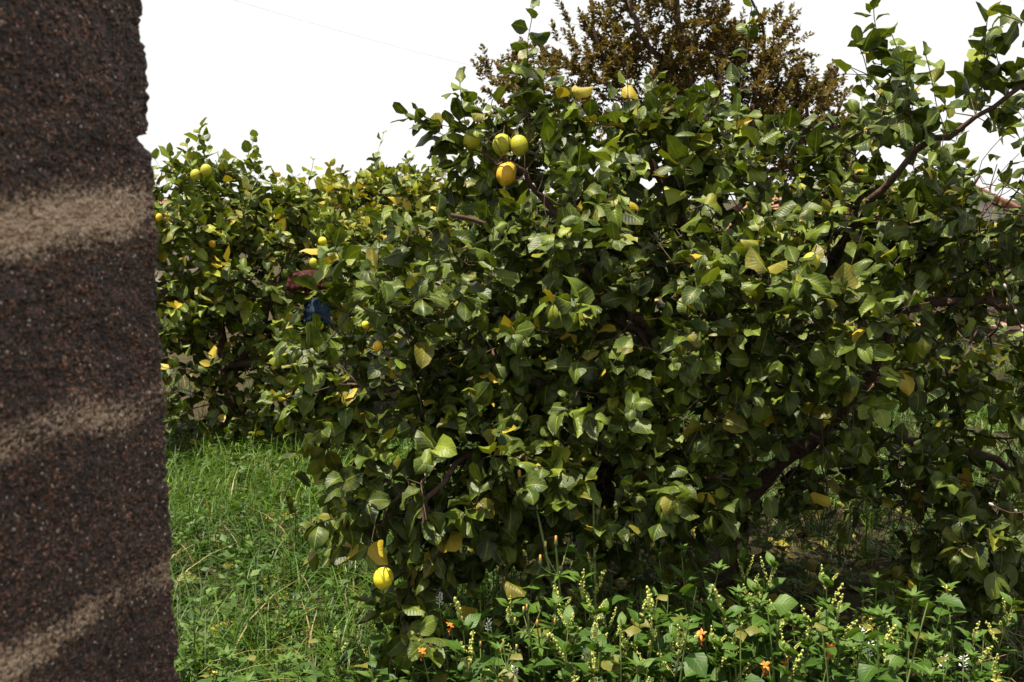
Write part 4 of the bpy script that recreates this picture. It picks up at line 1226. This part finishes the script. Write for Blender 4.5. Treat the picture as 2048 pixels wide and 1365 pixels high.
def weed_proto(kind, seed):
    """a weed 0.40 m tall at its own origin; hidden parents get moved, copies follow"""
    r = np.random.default_rng(seed)
    o = empty('weed', (0, 0, 0))
    H = 0.40
    bend = r.normal(0, 0.05, 2)
    def stem_at(u): return np.array([bend[0] * u * u, bend[1] * u * u, H * u])
    def put_stem(mat=M_STEM, r0=0.0026, r1=0.0012):
        v, q = tube('stem', [stem_at(u) - np.array([0, 0, 0.03 if u == 0 else 0]) for u in np.linspace(0, 1, 7)], r0, r1, None, 5)
        link('stem', meshdata('stem', v, q, mat), o)
    if kind in ('mercury', 'whorl'):
        put_stem()
        nn = 7 if kind == 'mercury' else 8
        tone0 = r.uniform(0.15, 0.7)
        for i in range(nn):
            u = 0.18 + 0.78 * i / (nn - 1)
            for s in (0, 1):
                an = i * 1.57 + s * math.pi + r.normal(0, 0.25)
                t = np.array([math.cos(an), math.sin(an), 0.35 + 0.5 * u + r.normal(0, 0.15)])
                sz = (0.098 - 0.050 * u) * r.uniform(0.8, 1.2)
                link('leaf', weed_leaf('ovate' if kind == 'mercury' else 'lance', int(r.integers(5)), min(1, tone0 + 0.25 * u)), o, frame(stem_at(u), t, UP + r.normal(0, 0.2, 3), sz))
                if u > 0.4:      # axillary shoots
                    for m in range(2):
                        t2 = t + r.normal(0, 0.5, 3) + UP * 0.6
                        link('leaf', weed_leaf('lance' if kind == 'whorl' else 'ovate', int(r.integers(5)), min(1, tone0 + 0.3)), o, frame(stem_at(u), t2, UP + r.normal(0, 0.3, 3), sz * 0.55))
        if kind == 'mercury':
            for k in range(6):
                u = r.uniform(0.55, 1.0); an = r.random() * 6.28
                t = np.array([math.cos(an) * 0.6, math.sin(an) * 0.6, 1.0]) + r.normal(0, 0.12, 3)
                b = nrm(np.cross(t, [0.2, 1, 0]));
                M = frame(stem_at(u), b, nrm(t), 1.0)
                link('flower_spike', SPIKES[int(r.integers(4))], o, M @ Matrix.Scale(r.uniform(0.55, 1.2), 4))
        else:
            for k in range(7):
                an = k * 0.9; t = np.array([math.cos(an), math.sin(an), 0.8])
                link('leaf', weed_leaf('lance', int(r.integers(5)), 0.75), o, frame(stem_at(1.0), t, UP, 0.035 * r.uniform(0.7, 1.3)))
    elif kind == 'budded':
        put_stem(M_STEM, 0.0030, 0.0018)
        for i in range(6):
            u = 0.1 + 0.6 * i / 5; an = i * 2.4
            t = np.array([math.cos(an), math.sin(an), 0.4])
            link('leaf', weed_leaf('ovate', int(r.integers(5)), 0.7), o, frame(stem_at(u), t, UP, 0.05 * r.uniform(0.6, 1.1)))
        top = stem_at(0.86)
        for i in range(5):
            an = i * 1.26; t = np.array([math.cos(an), math.sin(an), 0.15])
            link('leaf', weed_leaf('lance', int(r.integers(5)), 0.8), o, frame(top, t, UP, 0.04 * r.uniform(0.6, 1.1)))
        for i in range(5):
            an = i * 1.26 + 0.4; e = top + np.array([math.cos(an) * 0.035, math.sin(an) * 0.035, r.uniform(0.02, 0.055)]) if i else stem_at(1.0)
            v, q = tube('stalk', [top, (top + e) / 2 + np.array([0, 0, -0.004]), e], 0.0011, 0.0009, None, 4)
            st = link('flower_stalk', meshdata('flower_stalk', v, q, M_STEM), o)
            cup = link('bud_cup', BUDY[0], st, Matrix.Translation(tuple(e)))
            if i in (0, 2, 3): link('petals', (BUDY if i != 2 else BUDP)[1], st, Matrix.Translation(tuple(e)))
    elif kind == 'white':
        put_stem(M_STEM, 0.0016, 0.0009)
        link('flower_spike', WSPIKES[seed % 3], o, Matrix.Translation(tuple(stem_at(0.93))))
        for i in range(9):
            u = 0.15 + 0.6 * i / 8; an = i * 2.4
            t = np.array([math.cos(an), math.sin(an), 0.6])
            link('leaf', weed_leaf('lance', int(r.integers(5)), 0.6), o, frame(stem_at(u), t, UP + r.normal(0, .3, 3), 0.035 * r.uniform(0.6, 1.2)))
    elif kind in ('orange', 'yellow'):
        put_stem(M_STEM, 0.0022, 0.0012)
        fm = TRUMPET if kind == 'orange' else YFLOWER
        for k in range(2):
            link('flower', fm, o, Matrix.Translation(tuple(stem_at(1.0 - 0.04 * k))) @ Matrix.Rotation(r.random() * 6, 4, 'Z') @ Matrix.Rotation(0.6 + k * 0.7, 4, 'X'))
        for i in range(8):
            u = 0.15 + 0.65 * i / 7; an = i * 2.4
            t = np.array([math.cos(an), math.sin(an), 0.6])
            link('leaf', weed_leaf('lance', int(r.integers(5)), 0.6), o, frame(stem_at(u), t, UP + r.normal(0, .3, 3), 0.05 * r.uniform(0.6, 1.2)))
    else:   # broad basal leaves
        H2 = 0.30
        tone0 = r.uniform(0.1, 0.6)
        put_stem(M_STEM, 0.0028, 0.0015)
        for i in range(12):
            u = 0.15 + 0.85 * i / 11; an = i * 2.4 + r.normal(0, 0.2)
            t = np.array([math.cos(an), math.sin(an), 0.35 + r.normal(0, 0.2)])
            link('leaf', weed_leaf('broad', int(r.integers(5)), min(1, tone0 + r.normal(0, 0.1)), 0.5 if r.random() < 0.08 else 0.0), o, frame(stem_at(u), t, UP + r.normal(0, 0.25, 3), 0.095 * r.uniform(0.7, 1.15) * (1 - 0.35 * u)))
    return o
KINDS = {
    'mercury': ('flowering_weed', 'upright weed with beaded yellow-green flower spikes and pointed leaves', 'weed', 'spiked weeds in front of the large lemon tree'),
    'whorl': ('leafy_weed', 'upright weed with star-like tufts of narrow pointed leaves and no flowers', 'weed', 'star-leaved weeds in front of the large lemon tree'),
    'budded': ('budding_weed', 'slender weed with orange-tipped closed flower buds on a branched stalk', 'weed', 'weeds with orange buds'),
    'white': ('white_flower', 'thin stalk carrying a small white flower spike among the weeds', 'wildflower', 'white wildflowers among the weeds'),
    'orange': ('orange_flower', 'low plant with a curled bright orange flower among the weeds', 'wildflower', 'orange wildflowers among the weeds'),
    'yellow': ('yellow_flower', 'thin stalk with a pale yellow flower nodding over the weeds', 'wildflower', 'yellow wildflowers among the weeds'),
    'broad': ('broadleaf_weed', 'low weed with broad soft triangular green leaves', 'weed', 'broad-leaved weeds in front of the large lemon tree'),
}
PROTO = {k: [weed_proto(k, 40 + 7 * i + len(k)) for i in range(3 if k in ('mercury', 'whorl', 'broad') else 2)] for k in KINDS}
USED = set()
def plant(kind, px, py_top, Y, label=None, group=None, lean=0.0, hmin=0.12):
    top = P(px, py_top, Y); gz = float(ground_z(top[0], Y))
    h = max(hmin, top[2] - gz)
    pr = PROTO[kind][int(rng.integers(len(PROTO[kind])))]
    if pr.name in USED: o = copy_tree(pr)
    else: o = pr; USED.add(pr.name)
    nm, lab, cat, grp = KINDS[kind]
    o.name = nm
    if o is pr: USED.add(o.name)
    if not label:
        marks = [(470, 'beside the end of the block wall'), (767, 'below the low hanging yellow lemon'), (960, 'left of the tall budded stems'), (1140, 'around the tall budded stems'), (1330, 'between the budded stems and the trunk'),
                 (1480, 'in front of the lemon tree trunk'), (1640, 'in front of the dark hollow under the tree'), (1930, 'by the yellow nodding flower')]
        near = min(marks, key=lambda m: abs(m[0] - px))[1].replace('left of', 'between the low lemon and')
        short = {'mercury': ('%s spiky weed with beaded yellow-green flowers', ), 'whorl': ('%s weed with star-like narrow leaf tufts', ), 'budded': ('%s slender weed with orange-tipped buds', ),
                 'white': ('%s stalk with a white flower spike', ), 'orange': ('%s plant with a curled orange flower', ), 'yellow': ('%s stalk with a pale yellow flower', ), 'broad': ('%s weed with broad soft green leaves', )}[kind][0]
        if kind == 'yellow': near = near.replace('by the yellow nodding flower', 'at the dry grass')
        label = short % ('taller' if h > 0.42 else 'short') + ' ' + near
        group = label
    tag(o, label, cat, group or grp)
    if label and not group and 'group' in o: del o['group']
    o.location = (top[0] - lean * h, Y, gz)
    o.scale = (h / 0.40 if kind in ('budded', 'white') else (h / 0.40 * 0.4 + 0.6), ) * 2 + (h / 0.40,)
    o.rotation_euler = (0, lean, rng.random() * 6.28 if not lean else 0)
    return o
# explicit ones
for a in [('mercury', 1500, 1110, 2.75), ('mercury', 1525, 1120, 2.8), ('mercury', 1465, 1165, 2.7), ('mercury', 1660, 1150, 2.75), ('mercury', 1550, 1215, 2.6), ('mercury', 1605, 1225, 2.55), ('mercury', 1700, 1215, 2.6),
          ('mercury', 1205, 1115, 2.75), ('mercury', 1185, 1135, 2.7), ('mercury', 1150, 1225, 2.6), ('mercury', 1250, 1225, 2.55), ('mercury', 1290, 1250, 2.5), ('mercury', 1480, 1215, 2.55), ('mercury', 1720, 1290, 2.45),
          ('mercury', 950, 1215, 2.8), ('mercury', 715, 1275, 2.75), ('mercury', 685, 1265, 2.8), ('mercury', 1200, 1290, 2.45), ('mercury', 1440, 1270, 2.5), ('mercury', 1580, 1285, 2.45),
          ('whorl', 1405, 1135, 2.75), ('whorl', 1385, 1095, 2.8), ('whorl', 1345, 1105, 2.85), ('whorl', 1330, 1190, 2.7), ('whorl', 1420, 1190, 2.7), ('whorl', 1760, 1170, 2.8), ('whorl', 1720, 1175, 2.85), ('whorl', 1890, 1210, 2.7),
          ('whorl', 1800, 1230, 2.7), ('whorl', 1840, 1270, 2.6), ('whorl', 1975, 1320, 2.5), ('whorl', 1310, 1230, 2.6), ('whorl', 1890, 1290, 2.55), ('whorl', 1395, 1245, 2.55), ('whorl', 1660, 1250, 2.6), ('whorl', 1780, 1310, 2.5),
          ('whorl', 690, 1310, 2.7), ('whorl', 610, 1320, 2.75), ('whorl', 540, 1330, 2.8), ('whorl', 730, 1330, 2.6), ('whorl', 920, 1270, 2.7), ('whorl', 990, 1290, 2.6),
          ('white', 901, 1200, 2.75), ('white', 1000, 1248, 2.65), ('white', 1117, 1215, 2.65), ('white', 1752, 1268, 2.55), ('white', 1760, 1292, 2.5), ('white', 1905, 1335, 2.45), ('white', 1940, 1335, 2.45), ('white', 1330, 1310, 2.45), ('white', 1140, 1300, 2.45), ('white', 1020, 1330, 2.5),
          ('orange', 872, 1300, 2.6), ('orange', 925, 1245, 2.7), ('orange', 1352, 1258, 2.5), ('orange', 1610, 1335, 2.4), ('orange', 1625, 1310, 2.42), ('orange', 1480, 1335, 2.4),
          ('yellow', 1930, 1198, 2.75), ('yellow', 1785, 1235, 2.65), ('yellow', 1965, 1335, 2.45), ('yellow', 440, 1330, 2.9),
          ('broad', 1170, 1150, 2.8), ('broad', 1110, 1190, 2.75), ('broad', 1240, 1170, 2.8), ('broad', 1290, 1190, 2.75), ('broad', 1060, 1220, 2.7), ('broad', 1430, 1210, 2.7), ('broad', 1560, 1250, 2.65), ('broad', 1620, 1260, 2.6),
          ('broad', 1000, 1260, 2.7), ('broad', 1130, 1260, 2.55), ('broad', 1210, 1240, 2.55), ('broad', 1360, 1270, 2.5), ('broad', 1490, 1290, 2.45), ('broad', 1680, 1290, 2.5), ('broad', 1740, 1270, 2.6), ('broad', 940, 1300, 2.6), ('broad', 600, 1290, 2.85)]:
    plant(*a)
plant('budded', 1092, 955, 2.72, 'tall leaning weed stem with a pale orange bud, rising against the dark leaves', lean=-0.12)
plant('budded', 1196, 1020, 2.72, 'branched weed with several yellow-orange buds and dark round seed heads')
for a in [(1133, 1080, 2.7), (1098, 1235, 2.6), (963, 1318, 2.5), (1078, 1215, 2.62), (1036, 1300, 2.5)]:
    plant('budded', *a)
for _ in range(84):
    k = random.choice(['mercury', 'whorl', 'broad', 'broad', 'whorl', 'broad'])
    x = rng.uniform(880, 1980); 
    Yw = rng.uniform(2.3, 2.95)
    plant(k, x, rng.uniform(1150, 1280) + (2.95 - Yw) * 110, Yw)
for _ in range(22):
    plant(random.choice(['whorl', 'broad']), rng.uniform(390, 880), rng.uniform(1290, 1360), rng.uniform(2.5, 2.9))

for lst in PROTO.values():
    for o in lst:
        if 'label' not in o:
            for c in list(o.children_recursive): bpy.data.objects.remove(c)
            bpy.data.objects.remove(o)

# ------------------------------------------------------------------ bare budding twig ends at the right of the large lemon tree
BUDMESH = lathe([(0.0006, 0), (0.0026, 0.003), (0.0033, 0.007), (0.0026, 0.011), (0.0006, 0.0135)], 8, M_PINKBUD, 'bud')
for path, spots in (([(2090, 960, 3.6), (2085, 1010, 3.0), (2060, 1022, 2.75), (2020, 1026, 2.7), (1988, 1012, 2.7)], (0.99, 0.93, 0.86, 0.80, 0.74, 0.68)),
                    ([(2050, 628, 3.35), (2062, 690, 3.05), (2040, 650, 2.92), (2024, 610, 2.9), (2012, 578, 2.9)], (0.99, 0.9, 0.8))):
    pts = resample([P(*q) for q in path], 0.03)
    o0 = np.array(BIGROOT.location)
    v, q = tube('budding_twig', pts - o0, 0.006, 0.0016, None, 6)
    tw = link('budding_twig', meshdata('budding_twig', v, q, M_BARK), BIGROOT)
    tw['label'] = 'bare reddish twig end with pale round buds'
    for i, u in enumerate(spots):
        k = min(int(u * (len(pts) - 1)), len(pts) - 2)
        ax = nrm(pts[k + 1] - pts[k]); sd = nrm(np.array([0, -0.3, 1.0 if i % 2 else -0.4]))
        t = nrm(ax * (1.0 if i == 0 else 0.5) + sd * (0.0 if i == 0 else 0.8))
        bq = nrm(np.cross(t, [0.2, 1, 0.1]))
        p = (pts[-1] if i == 0 else pts[k]) - o0
        link('bud', BUDMESH, tw, frame(p - t * 0.0005, bq, t, 1.25))
